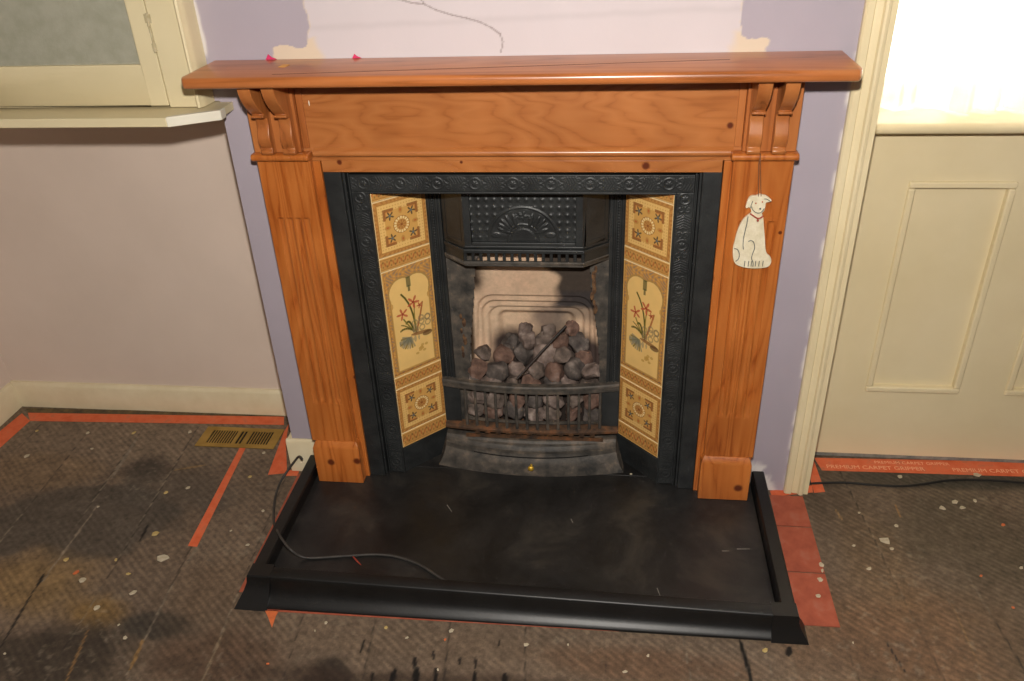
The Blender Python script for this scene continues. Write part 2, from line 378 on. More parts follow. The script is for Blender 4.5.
# ================================================================== SETTING
# ---- floor
DIRX = 0.085      # the boards run towards the viewer, drifting slightly to +x
def floor_col(x, y):
    s = x+DIRX*y                       # coordinate across the boards
    bw = 0.186
    bi = np.floor((s+0.93)/bw)
    tone = 0.84+0.32*vnoise(bi*3.7, bi*0+0.5, 5)
    base = La(104, 89, 74)
    n1 = fbm(x*3.1, y*3.1, 11, 5)[..., None]; n2 = fbm(s*40, y*3, 31, 4)[..., None]
    c = base*(0.55+0.55*n1+0.35*n2)*tone[..., None]
    def blob(px, py, rx, ry, col, k=1.0, soft=0.35, seed=3):
        nonlocal c
        cx, cy = fp(px, py); ax = abs(fp(px+rx, py)[0]-fp(px-rx, py)[0])/2; ay = abs(fp(px, py+ry)[1]-fp(px, py-ry)[1])/2
        d = np.sqrt(((x-cx)/ax)**2+((y-cy)/ay)**2)+0.9*(fbm(x*9, y*9, seed, 4)-0.5)
        w = (1-sst(1-soft, 1+soft, d))*k
        c = c*(1-w[..., None])+La(*col)*(0.7+0.6*fbm(x*25, y*25, seed+9, 3))[..., None]*w[..., None]
    blob(110, 440, 170, 26, (122, 107, 90), 0.6)
    blob(40, 470, 60, 22, (118, 98, 74), 0.6)
    blob(90, 518, 112, 36, (74, 68, 60), 0.8, 0.12)
    blob(148, 470, 26, 12, (56, 50, 44), 0.85, 0.5)
    blob(175, 490, 60, 24, (78, 72, 64), 0.5)
    blob(30, 585, 55, 30, (124, 101, 68), 0.9, 0.5, 8)
    blob(90, 612, 30, 16, (122, 96, 56), 0.85, 0.5, 12)
    blob(60, 655, 90, 34, (50, 43, 36), 0.85, 0.35, 14)
    blob(160, 625, 40, 14, (48, 46, 42), 0.8, 0.4, 15)
    blob(215, 600, 50, 40, (90, 72, 54), 0.5, 0.5, 16)
    blob(215, 660, 60, 30, (78, 58, 44), 0.7, 0.5, 17)
    blob(330, 690, 26, 34, (38, 32, 28), 0.9, 0.3, 18)
    blob(400, 640, 160, 14, (104, 88, 72), 0.5, 0.4, 19)
    blob(480, 690, 250, 14, (50, 38, 30), 0.75, 0.4, 20)
    blob(640, 665, 100, 16, (96, 70, 50), 0.6, 0.5, 21)
    blob(900, 640, 110, 50, (104, 76, 52), 0.65, 0.5, 22)
    blob(880, 560, 40, 50, (110, 88, 62), 0.5, 0.5, 23)
    blob(970, 540, 90, 48, (76, 68, 54), 0.65, 0.4, 24)
    blob(960, 480, 120, 8, (58, 56, 48), 0.8, 0.5, 25)
    blob(1000, 640, 40, 50, (88, 72, 54), 0.5, 0.5, 26)
    # seams between the boards
    f = (s+0.93)/bw-bi; d = np.minimum(f, 1-f)*bw
    sd = vnoise(bi*5.1+2, y*2.5, 44)
    w = (1-sst(0.0012, 0.0040, d+0.002*(fbm(x*60, y*60, 91, 2)-.5)))*(0.15+0.6*sst(0.3, 0.7, sd))
    pale = sst(0.55, 0.75, vnoise(bi*2.3, y*3.7, 51))
    seam = La(34, 29, 25)*(1-pale[..., None])+La(126, 116, 100)*pale[..., None]
    c = c*(1-w[..., None])+seam*w[..., None]
    # open gaps, drips and scratches
    def streak(p, q, wd, col, k=1.0):
        nonlocal c
        (ax, ay), (bx, by) = fp(*p), fp(*q); dx, dy = bx-ax, by-ay; l2 = dx*dx+dy*dy
        t = np.clip(((x-ax)*dx+(y-ay)*dy)/l2, 0, 1); dd = np.hypot(x-ax-t*dx, y-ay-t*dy)
        w = (1-sst(wd*0.5*0.7, wd*0.5*1.3, dd*(1+0.9*np.abs(2*t-1)**2)))*k
        c = c*(1-w[..., None])+La(*col)*w[..., None]
    for p, q, wd, col in [((148, 525), (140, 541), .009, (12, 11, 10)), ((44, 574), (36, 588), .010, (12, 11, 10)), ((34, 590), (0, 648), .007, (26, 22, 19)),
                          ((740, 640), (754, 690), .011, (22, 19, 17)), ((364, 640), (361, 652), .008, (16, 14, 13)), ((433, 650), (434, 660), .006, (18, 15, 13)),
                          ((415, 658), (414, 668), .010, (16, 13, 12)), ((395, 670), (391, 684), .016, (16, 13, 12)), ((417, 668), (415, 684), .018, (14, 12, 11)),
                          ((436, 668), (435, 684), .010, (16, 13, 12)), ((460, 657), (459, 664), .006, (16, 13, 12)), ((476, 657), (475, 668), .006, (16, 13, 12)),
                          ((475, 672), (474, 684), .010, (16, 13, 12)), ((499, 640), (499, 646), .006, (20, 17, 15)), ((505, 674), (504, 684), .014, (16, 13, 12)),
                          ((373, 672), (371, 684), .008, (18, 15, 13)), ((790, 648), (788, 655), .016, (34, 28, 24)), ((98, 505), (42, 582), .006, (128, 116, 100)),
                          ((137, 438), (112, 478), .012, (122, 112, 98)), ((203, 540), (185, 565), .010, (116, 104, 88)), ((143, 640), (130, 670), .009, (132, 102, 62)),
                          ((228, 620), (203, 680), .006, (112, 98, 78)), ((895, 505), (901, 517), .006, (142, 108, 68)), ((836, 510), (842, 520), .006, (138, 110, 74)),
                          ((938, 575), (985, 680), .004, (120, 96, 66)), ((885, 640), (905, 672), .004, (36, 30, 25)), ((88, 630), (66, 681), .006, (120, 92, 58)),
                          ((175, 470), (205, 465), .010, (124, 102, 70)), ((225, 560), (170, 560), .001, (90, 80, 70))]:
        streak(p, q, wd, col)
    g = sst(0.62, 0.78, fbm(x*70, y*70, 71, 3))*sst(0.45, 0.7, fbm(x*4, y*4, 73, 3))
    c = c*(1-0.28*g[..., None])+La(140, 130, 112)*0.28*g[..., None]
    return np.clip(c, 0.002, 1)
xs = np.concatenate([[-1.86], lins(-1.845, 1.5, .0042), [1.7, 2.0, 2.4]])
ys = np.concatenate([lins(-3.3, -1.0, .4)[:-1], lins(-1.0, 0.36, .0042), [0.5, 0.6]])
o = plate('floor', (0, 0, FZ), (1, 0, 0), (0, 1, 0), (0, 0, 1), xs, ys, None, M['floor'], cfun=floor_col, thick=0.05)
struct(o)

# ---- chimney breast (lilac, pale repaired patch over the mantel, hairline crack)
crack = [un(px, py, 1, WY) for px, py in [(395, -2), (412, 3), (424, 4), (436, 10), (452, 15), (466, 18), (480, 22), (492, 28), (500, 34), (503, 42), (501, 52)]]
crack2 = [un(px, py, 1, WY) for px, py in [(424, 4), (418, -6), (424, -14)]]
def breast_col(x, z):
    c = La(166, 157, 167)*(0.94+0.12*fbm(x*5, z*5, 3, 4))[..., None]
    nx = 0.018*(fbm(x*26, z*26, 5, 4)-0.5)*2; nz = 0.02*(fbm(x*22+9, z*22, 8, 4)-0.5)*2
    xl, xr = -0.473+nx, 0.487+nx
    low = 1-sst(1.212, 1.235, z+nz)
    xl2 = xl-0.095*low; xr2 = xr+0.055*low
    ins = sst(-0.002, 0.002, x-xl2)*sst(-0.002, 0.002, xr2-x)*sst(0.0, 0.004, 2.1-z)
    core = sst(0.004, 0.03, x-xl-0.004)*sst(0.004, 0.03, xr-x+0.0)
    bandn = sst(0.0, 0.012, np.abs(z-1.268-0.01*np.sin(x*3)+nz*0.2))
    core = np.maximum(core, sst(1.232, 1.246, z+nz)*sst(0, .004, x-xl)*sst(0, .004, xr-x))
    patch = La(202, 193, 196)*(0.93+0.07*bandn)[..., None]*(0.96+0.08*fbm(x*7, z*7, 33, 3))[..., None]
    creamy = La(210, 192, 170)
    pc = patch*core[..., None]+creamy*(1-core[..., None])
    c = c*(1-ins[..., None])+pc*ins[..., None]
    def seg(a, b_, wd, col, k):
        nonlocal c
        ax, az, bx, bz = a[0], a[2], b_[0], b_[2]; dx, dz = bx-ax, bz-az
        t = np.clip(((x-ax)*dx+(z-az)*dz)/(dx*dx+dz*dz), 0, 1); d = np.hypot(x-ax-t*dx, z-az-t*dz)
        w = (1-sst(wd*0.4, wd, d))*k; c = c*(1-w[..., None])+La(*col)*w[..., None]
    for a, b_ in list(zip(crack[:-1], crack[1:]))+list(zip(crack2[:-1], crack2[1:])): seg(a, b_, 0.0022, (130, 118, 116), 0.75)
    # bare bits of white at the joinery edges and by the skirting
    e = (1-sst(0.0, 0.010, 0.738-x-0.006*fbm(z*30, z*0+2, 4, 3)))*sst(0.5, 0.62, fbm(z*18, x*9, 62, 3))*sst(-0.04, 0.1, z)
    e = e+(1-sst(0.0, 0.008, x+0.731-0.012*(fbm(z*22, z*0, 6, 3)-0.3)))*sst(1.19, 1.21, z)*sst(0.4, 0.5, fbm(z*12, x*9, 65, 3))
    lowr = (1-sst(0.055, 0.066, z+0.5*(x-0.63)+0.09*(fbm(x*30, z*30, 81, 4)-0.5)))*sst(0.60, 0.62, x)*(1-sst(.69, .71, x+z*0.4))
    e = np.clip(e+lowr, 0, 1)
    c = c*(1-e[..., None])+La(214, 208, 204)*e[..., None]
    return np.clip(c, 0.002, 1)
xs = np.concatenate([lins(-0.7355, -0.7185, .0034), lins(-0.718, 0.80, .0035)]); zs = np.concatenate([lins(FZ, 1.18, .012)[:-1], lins(1.18, 1.37, .0025), lins(1.40, 2.6, .05)])
o = plate('wall_chimney_breast', (0, WY, 0), (1, 0, 0), (0, 0, 1), (0, -1, 0), xs, zs, None, M['breast'], cfun=breast_col,
          keep=lambda u, v: ~((np.abs(u) < 0.455) & (v < 0.925)) & ~((u < -0.7181) & (v < 1.094)))
struct(o)
mb = MB()      # return of the breast into the alcove, and the masonry inside
mb.box(-0.718, -0.46, WY+0.001, 0.50, FZ, 2.6); mb.box(0.46, 0.80, WY+0.001, 0.50, FZ, 2.6)
mb.box(-0.46, 0.46, WY+0.001, 0.50, 0.93, 2.6)
mb.box(-0.718, 0.80, 0.5001, 0.6, FZ, 2.6)
struct(build('wall_breast_return', mb, M['alcove']))
mb = MB().box(-1.9, -0.718, 0.345, 0.50, FZ, 2.6); struct(build('wall_alcove', mb, M['alcove']))
mb = MB().box(-1.95, -1.845, -3.3, 0.345, FZ, 2.6); struct(build('wall_left', mb, M['alcove']))
mb = MB().box(2.4, 2.5, -3.3, 0.235, FZ, 2.6); struct(build('wall_right', mb, M['plaster_far']))
mb = MB().box(-1.95, 2.5, -3.4, -3.3, FZ, 2.6); struct(build('wall_front', mb, M['plaster_far']))
mb = MB().box(-1.95, 2.5, -3.4, 0.6, 2.6, 2.7); struct(build('ceiling', mb, M['ceiling']))

# ---- skirtings
def skirt(x0, x1, y, zt): return [(y+0.016, FZ), (y, FZ), (y, zt-0.014), (y+0.004, zt-0.006), (y+0.008, zt), (y+0.016, zt)]
mb = MB().prism(skirt(0, 0, 0.329, 0.067), 'x', -1.845, -0.719); struct(build('baseboard_alcove', mb, M['skirting'], smooth=40))
mb = MB().prism([(-1.845, FZ), (-1.829, FZ), (-1.829, 0.053), (-1.835, 0.065), (-1.845, 0.067)], 'y', -3.3, 0.329)
struct(build('baseboard_left', mb, M['skirting'], smooth=40))
mb = MB().prism([(WY-0.0005, FZ+0.002), (WY-0.013, FZ+0.002), (WY-0.013, 0.082), (WY-0.008, 0.090), (WY-0.0005, 0.090)], 'x', -0.736, -0.625)
mb.box(-0.734, -0.7185, WY, 0.328, FZ+0.002, 0.088)
struct(build('baseboard_breast', mb, M['skirting'], bevel=0.003))

# ---- right: architrave, window apron with panels, sill, window, curtain
AX0, AX1 = 0.7345, 0.788
ya = WY-0.001
mb = MB().prism([(AX0, ya), (AX0, ya-0.012), (AX0+0.004, ya-0.016), (AX0+0.018, ya-0.017), (AX0+0.021, ya-0.010), (AX0+0.026, ya-0.012), (AX0+0.036, ya-0.013),
                 (AX0+0.039, ya-0.020), (AX0+0.044, ya-0.022), (AX0+0.050, ya-0.020), (AX0+0.053, ya-0.012), (AX1, ya-0.012), (AX1, ya)], 'z', FZ+0.004, 2.5)
struct(build('trim_1', mb, M['cream_right'], smooth=35))
PY = 0.228       # face of the apron
mb = MB().box(0.7885, 0.8005, WY-0.012, PY+0.05, FZ, 2.5)
struct(build('trim_2', mb, M['cream_right']))
def rect_hole_panel(mb, x0, x1, z0, z1, holes, y0, y1):
    cur = x0
    for (hx0, hx1, hz0, hz1) in holes:
        mb.box(cur, hx0, y0, y1, z0, z1); mb.box(hx0, hx1, y0, y1, z0, hz0); mb.box(hx0, hx1, y0, y1, hz1, z1); cur = hx1
    mb.box(cur, x1, y0, y1, z0, z1); return mb
holes = [(0.968, 1.212, 0.214, 0.832), (1.346, 1.590, 0.214, 0.832), (1.724, 1.968, 0.214, 0.832)]
mb = rect_hole_panel(MB(), 0.801, 2.4, FZ+0.012, 0.968, holes, PY, PY+0.03)
mb.box(0.801, 2.4, PY+0.012, PY+0.045, FZ, 0.968)
struct(build('wall_window_apron', mb, M['cream_right']))
mb = MB()
for (a, b_, c0, c1) in holes:
    for (x0, x1, z0, z1) in [(a-0.006, b_+0.006, c0-0.006, c0+0.012), (a-0.006, b_+0.006, c1-0.012, c1+0.006), (a-0.006, a+0.012, c0+.0123, c1-.0123), (b_-0.012, b_+0.006, c0+.0123, c1-.0123)]:
        mb.box(x0, x1, PY-0.007, PY+0.020, z0, z1)
struct(build('trim_3', mb, M['cream_right'], bevel=0.005, seg=3))
mb = MB().box(0.801, 2.4, PY-0.001, PY+0.012, FZ+0.001, FZ+0.011)
struct(build('trim_4', mb, plain('bare_grey_edge', L(110, 110, 104), L(150, 146, 134), 0.8, 30)))
# sill with a bull-nosed front edge
SY = 0.165; pts = [(0.40, 0.972), (SY+0.012, 0.972)]
for k in range(7):
    t = -pi/2-pi*k/6; pts.append((SY+0.0135+0.0135*cos(t), 0.9855+0.0135*sin(t)))
pts += [(0.40, 0.999)]
mb = MB().prism(pts, 'x', 0.836, 2.4); mb.box(0.801, 0.836, PY-0.002, 0.40, 0.972, 0.999)
struct(build('trim_5', mb, M['cream_right'], smooth=50))
# window frame and pane
mb = MB(); WYN = 0.42
mb.box(0.80, 0.84, WYN, WYN+0.05, 0.999, 2.45); mb.box(0.84, 2.4, WYN, WYN+0.05, 0.96, 1.035); mb.box(0.84, 2.4, WYN, WYN+0.05, 2.36, 2.45)
mb.box(1.56, 1.61, WYN, WYN+0.05, 1.035, 2.36); mb.box(2.35, 2.4, WYN, WYN+0.05, 1.035, 2.36); mb.box(0.84, 2.35, WYN+0.005, WYN+0.045, 1.70, 1.74)
wf = struct(build('window_1', mb, M['cream_right'], bevel=0.003))
mb = MB().box(0.838, 2.352, WYN+0.022, WYN+0.026, 1.03, 2.37); build('window_pane', mb, M['glass'], wf)
mb = MB(); mb.box(0.7885, 0.8, PY+.051, 0.50, 0.999, 2.5); mb.box(0.80, 2.5, 0.235, 0.50, 2.45, 2.6); mb.box(2.4, 2.5, 0.235, 0.5, FZ, 2.45); mb.box(0.812, 2.4, 0.40, 0.50, FZ, 0.96)
struct(build('wall_window_reveal', mb, M['cream_right']))
# curtain
us = lins(0.806, 2.34, 0.004); vs = lins(1.004, 2.40, 0.03)
def cur(u, v):
    g = u*1.0
    return 0.018*np.sin(g*62+0.9*np.sin(g*9)+(v-1.0)*1.6*np.sin(g*13))+0.010*np.sin(g*151+v*2)
ct = plate('curtain', (0, 0.312, 0), (1, 0, 0), (0, 0, 1), (0, -1, 0), us, vs, cur, M['curtain'], thick=0)
tag(rebase(ct), 'sheer white curtain glowing in the window above the cream panelled sill', 'curtain')
us = lins(1.03, 1.55, 0.004)
def cur2(u, v): return 0.020*np.sin((u-0.10*(v-1.0)*np.sin(v*3))*88+v*3)+0.012*np.sin(u*37+v*6)
ct = plate('curtain', (0, 0.262, 0), (1, 0, 0), (0, 0, 1), (0, -1, 0), us, vs, cur2, M['curtain'], thick=0)
tag(rebase(ct), 'gathered fold of sheer curtain at the right edge of the picture above the sill', 'curtain')
mb = MB().tube([(0.80, 0.300, 2.405), (2.40, 0.300, 2.405)], 0.008, 10)
tag(rebase(build('curtain_rod', mb, M['cream_right'], smooth=60)), 'cream rod carrying the sheer curtain across the window top', 'rod')

# ================================================================== PINE SURROUND
S = thing('mantelpiece', 'varnished orange pine mantelpiece with fluted pilasters around the black iron fireplace', 'mantelpiece', (0, 0.02, 0))
kn_leg = [(0.463, 0, 0.671, 0.013), (0.459, 0, 0.884, 0.010), (-0.469, 0, 0.877, .006), (-0.47, 0, .35, .007)]
kn_fr = [(0.298, 0, 0.953, 0.010), (0.478, 0, 1.045, 0.008), (-0.425, 0, 0.962, 0.007), (-0.13, 0, .962, .004)]
kn_pl = [(0.590, -0.033, 0.044, 0.013), (-0.571, -0.033, 0.074, 0.012), (-0.492, -0.033, 0.082, 0.012)]
W_leg = pine('pine_upright', 'z', kn_leg, across=10, rings=14)
W_pil = pine('pine_pilaster', 'z', [(0.612, -0.02, 0.80, .005), (-0.644, -.02, .22, .01)], across=11, rings=15, off=(3, 1, 2))
W_fr = pine('pine_frieze', 'x', kn_fr, c_lo=(160, 95, 46), c_mid=(176, 108, 56), c_hi=(184, 117, 64), across=7, lscale=1.5, rings=18, off=(1.3, 0, 4.2))
W_sh = pine('pine_shelf', 'x', [], c_lo=(152, 88, 42), c_mid=(178, 106, 56), c_hi=(188, 118, 68), across=8, lscale=0.7, rings=12, rough=0.28)
W_pl = pine('pine_plinth', 'z', kn_pl, across=8, rings=12, off=(0, 2, 5))
W_co = pine('pine_corbel', 'z', [], across=9, rings=5, c_lo=(138, 78, 34), c_mid=(170, 100, 50), c_hi=(184, 115, 62), off=(4, 4, 1))
# backboard: two uprights + lower rail + frieze
for s in (-1, 1):
    a, b_ = sorted((s*0.4728, s*0.622)); mb = MB().box(a, b_, 0, WY-0.001, 0.0, 0.965); build('upright_board', mb, W_leg, S, bevel=0.0015)
mb = MB().box(-0.622, 0.622, 0, WY-0.001, 0.9655, 1.165); mb.box(-0.4695, 0.4695, 0, WY-0.001, 0.9375, 0.9655)
build('frieze_board', mb, W_fr, S, bevel=0.001)
# frieze bottom bead and top shadow mould
mb = MB().prism([(-0.0005, 0.976), (-0.006, 0.977), (-0.011, 0.981), (-0.012, 0.986), (-0.010, 0.991), (-0.004, 0.995), (-0.0005, 0.998)], 'x', -0.483, 0.490)
build('frieze_bead', mb, W_fr, S, smooth=50)
for s in (-1, 1):      # thin upright slips beside the frieze
    a, b_ = sorted((s*0.490, s*0.506)); mb = MB().box(a, b_, -0.006, -0.0005, 0.998, 1.165); build('frieze_slip', mb, W_co, S, bevel=0.002)
# pilasters with flutes cut in the face
def flutes(u, v):
    h = np.zeros_like(u)
    for k in range(4):
        c = -0.033+k*0.022
        inside = sst(0.268, 0.292, v+np.abs(u-c)*0.4)*(1-sst(0.823, 0.829, v))
        h = h-0.0042*np.sqrt(np.clip(1-((u-c)/0.0078)**2, 0, 1))*inside
    return h
for s in (-1, 1):
    x0 = 0.4905 if s > 0 else -0.6215; w = 0.131
    us = np.concatenate([[-w/2, -w/2+0.0015, -0.046], lins(-0.043, 0.043, 0.0011), [0.046, w/2-0.0015, w/2]]); vs = np.concatenate([[0.1425, 0.144], lins(.15, 0.265, .02), lins(0.268, 0.285, 0.002), lins(0.29, 0.815, 0.02), lins(0.818, 0.832, 0.0015), lins(.85, .974, .03)])
    edge = lambda u, v, w=w: -0.0015*(np.abs(u) > w/2-0.001)
    plate('pilaster', (x0+w/2, -0.020, 0), (1, 0, 0), (0, 0, 1), (0, -1, 0), us, vs, lambda u, v: flutes(u, v)+edge(u, v), W_pil, S, thick=0.0195, smooth=180).data.set_sharp_from_angle(angle=radians(38))
    mb = MB().box(x0-0.006, x0+w+0.006, -0.0335, -0.0005, 0.0, 0.124)
    mb2 = MB()
    X0, X1 = x0-0.007, x0+w-0.001
    if s > 0: X0, X1 = 0.4830, 0.6190
    else: X0, X1 = -0.6190, -0.4830
    # moulded block: straight sides with a sloping top
    v = [(X0, -.0335, 0), (X1, -.0335, 0), (X1, -.0005, 0), (X0, -.0005, 0), (X0, -.0335, .122), (X1, -.0335, .122), (X1, -.0005, .122), (X0, -.0005, .122),
         (X0+.004, -.027, .134), (X1-.004, -.027, .134), (X1-.004, -.0005, .134), (X0+.004, -.0005, .134), (X0+.008, -.0215, .142), (X1-.008, -.0215, .142), (X1-.008, -.0005, .142), (X0+.008, -.0005, .142)]
    f = [(0, 3, 2, 1)]
    for b0 in (0, 4, 8):
        for k in range(4): f.append((b0+k, b0+(k+1) % 4, b0+4+(k+1) % 4, b0+4+k))
    f.append((12, 13, 14, 15)); mb2.add(v, f)
    build('plinth_block', mb2, W_pl, S, bevel=0.002)
    # capital bead
    X0, X1 = (0.4835, 0.628) if s > 0 else (-0.628, -0.4870)
    pr = [(-0.0005, 0.9745)]+[(-0.029+0.0085*cos(t)*1.0, 0.983+0.0085*sin(t)) for t in np.linspace(-pi/2, -3*pi/2, 9)]+[(-0.0005, 0.9915)]
    mb = MB().prism(pr, 'x', X0, X1); build('capital_bead', mb, W_pil, S, bevel=0.0025, smooth=60)
    # block behind the corbels
    X0, X1 = (0.5065, 0.622) if s > 0 else (-0.622, -0.5065)
    mb = MB().box(X0, X1, -0.0195, -0.0005, 0.992, 1.165); build('corbel_backing', mb, W_co, S, bevel=0.0015)
    for cx in ((0.527, 0.581) if s > 0 else (-0.581, -0.527)):
        prof = [(-0.0198, 1.165), (-0.106, 1.165)]
        for t in np.linspace(0, 1, 14):       # big concave-to-convex sweep down to the toe
            y = -0.106+0.052*t**2.0; z = 1.163-0.072*t
            prof.append((float(y), float(z)))
        prof += [(-0.060, 1.0895), (-0.0615, 1.086), (-0.057, 1.0825), (-0.047, 1.0825)]
        for t in np.linspace(0, 1, 12):       # lower scroll
            y = -0.040-0.006*sin(pi*t*1.0)+0.004*sin(2*pi*t); z = 1.080-0.072*t; prof.append((float(y), float(z)))
        prof += [(-0.043, 1.005), (-0.046, 1.000), (-0.044, 0.994), (-0.0198, 0.993)]
        mb = MB().prism(prof, 'x', cx-0.0145, cx+0.0145); build('corbel', mb, W_co, S, bevel=0.0015, smooth=40)
# shelf with softly rounded front edge and clipped corners
def shelf_sec(x):
    return [(WY-0.001, 1.166), (-0.126, 1.166), (-0.131, 1.1685), (-0.1335, 1.174), (-0.1335, 1.182), (-0.131, 1.1875), (-0.126, 1.190), (WY-0.001, 1.190)]
mb = MB()
def sec2(x):
    e = min(x+0.708, 0.7045-x); k = 0.010*(1-min(1, e/0.010))**2
    return [(y+(k if y < -0.1 else 0), z) for y, z in shelf_sec(x)]
xsx = [-0.708, -0.7065, -0.704, -0.701, -0.698]+list(np.linspace(-0.6, 0.6, 9))+[0.6945, 0.6975, 0.7005, 0.703, 0.7045]
mb.sweep(xsx, sec2); build('mantel_shelf', mb, W_sh, S, smooth=40)
j0, j1 = un(272, 74.5, 2, 1.190), un(730, 59.5, 2, 1.190)
mb = MB().prism([(j0[0], j0[1]-.0013), (j1[0], j1[1]-.0013), (j1[0], j1[1]+.0013), (j0[0], j0[1]+.0013)], 'z', 1.1895, 1.1903)
build('shelf_joint', mb, M['joint'], S)
mb = MB().ball((float(un(309, 103, 1, -.001)[0]), -0.0012, float(un(309, 103, 1, 0)[2])), .0022, 8, 5, (.6, .5, 3)); build('paint_speck', mb, M['cream_new'], S)

# ================================================================== CAST IRON INSERT
I = thing('fireplace_insert', 'black cast iron fireplace insert with ornate border and tiled sides inside the pine mantelpiece', 'fireplace', (0, 0.05, 0))
FY = 0.022
IR = M['iron']
# flat outer flange
for s in (-1, 1):
    a, b_ = sorted((s*0.4285, s*0.4725)); mb = MB().box(a, b_, 0.006, WY-0.001, 0.0, 0.9365); build('outer_flange', mb, IR, I, bevel=0.002)
mb = MB().box(-0.469, 0.469, 0.0285, WY-0.001, 0.9366, 0.9374); build('top_flange', mb, IR, I)
# ridge moulding around the ornament
mb = MB()
for s in (-1, 1):
    a, b_ = sorted((s*0.4225, s*0.4285)); mb.box(a, b_, FY-0.006, WY-0.001, 0.0, 0.9365)
    a, b_ = sorted((s*0.414, s*0.4180)); mb.box(a, b_, FY-0.003, FY+0.01, 0.0, 0.928)
mb.box(-0.4224, 0.4224, FY-0.006, FY+0.02, 0.930, 0.9365); mb.box(-0.4135, 0.4135, FY-0.003, FY+0.01, 0.9215, 0.9245)
build('ridge_moulding', mb, IR, I, bevel=0.0018)
# ornament bands in relief
def orn(s, t, per=0.118, W2=0.019):
    """s along the band (m), t across (m, -W2..W2)"""
    q = np.mod(s, per)-per/2; r = np.hypot(q, t); th = np.arctan2(t, q)
    h = np.zeros_like(s)
    h = np.maximum(h, 0.0026*np.exp(-((r-0.0135)/0.0020)**2))
    pet = 0.0055*(1+0.35*np.cos(6*th)); h = np.maximum(h, 0.0030*(1-sst(0.8, 1.15, r/pet)))
    # scrolls at either side of the rosette
    for sg in (-1, 1):
        for up in (-1, 1):
            cx, cy = sg*0.0265, up*0.0085; rr = np.hypot(q-cx, t-cy); aa = np.arctan2((t-cy)*up, (q-cx)*sg)
            sp = rr-(0.0065-0.0010*aa); h = np.maximum(h, 0.0022*np.exp(-(sp/0.0015)**2)*(rr < 0.011))
            h = np.maximum(h, 0.0022*np.exp(-(rr/0.002)**2))
    # ribbed leaf block in between
    q2 = np.mod(s+per/2, per)-per/2; blk = (1-sst(0.016, 0.020, np.abs(q2)))*(1-sst(W2*0.82, W2*0.95, np.abs(t)))
    h = np.maximum(h, blk*0.0021*(0.5+0.5*np.cos((q2+np.abs(t)*0.5)*2*pi/0.0066)))
    return h
us = lins(-0.020, 0.020, 0.00125); vs = lins(0.002, 0.880, 0.00135)
for s in (-1, 1):
    plate('ornament_band', (s*0.394, FY+0.001, 0), (1, 0, 0), (0, 0, 1), (0, -1, 0), us, vs, lambda u, v: 0.5*orn(v+0.02, u), IR, I, thick=0.018)
us = lins(-0.4135, 0.4135, 0.00135); vs = lins(-0.0200, 0.0200, 0.00125)
plate('ornament_header', (0, FY+0.001, 0.9012), (1, 0, 0), (0, 0, 1), (0, -1, 0), us, vs, lambda u, v: 0.42*orn(u+0.059, v, 0.0919), IR, I, thick=0.012)
# inner edges of the frame
mb = MB()
for s in (-1, 1):
    a, b_ = sorted((s*0.3695, s*0.3738)); mb.box(a, b_, FY-0.001, FY+0.02, 0.0, 0.8760)
mb.box(-0.3738, 0.3738, FY-0.002, FY+0.018, 0.8762, 0.8812)
build('inner_edge', mb, IR, I, bevel=0.0012)

mb = MB()
for s in (-1, 1):
    a, b_ = sorted((s*0.372, s*0.4284)); mb.box(a, b_, FY+0.020, FY+0.030, 0.0, 0.93)
mb.box(-0.372, 0.372, FY+.0215, FY+.030, 0.8815, 0.93)
build('frame_backing', mb, IR, I)
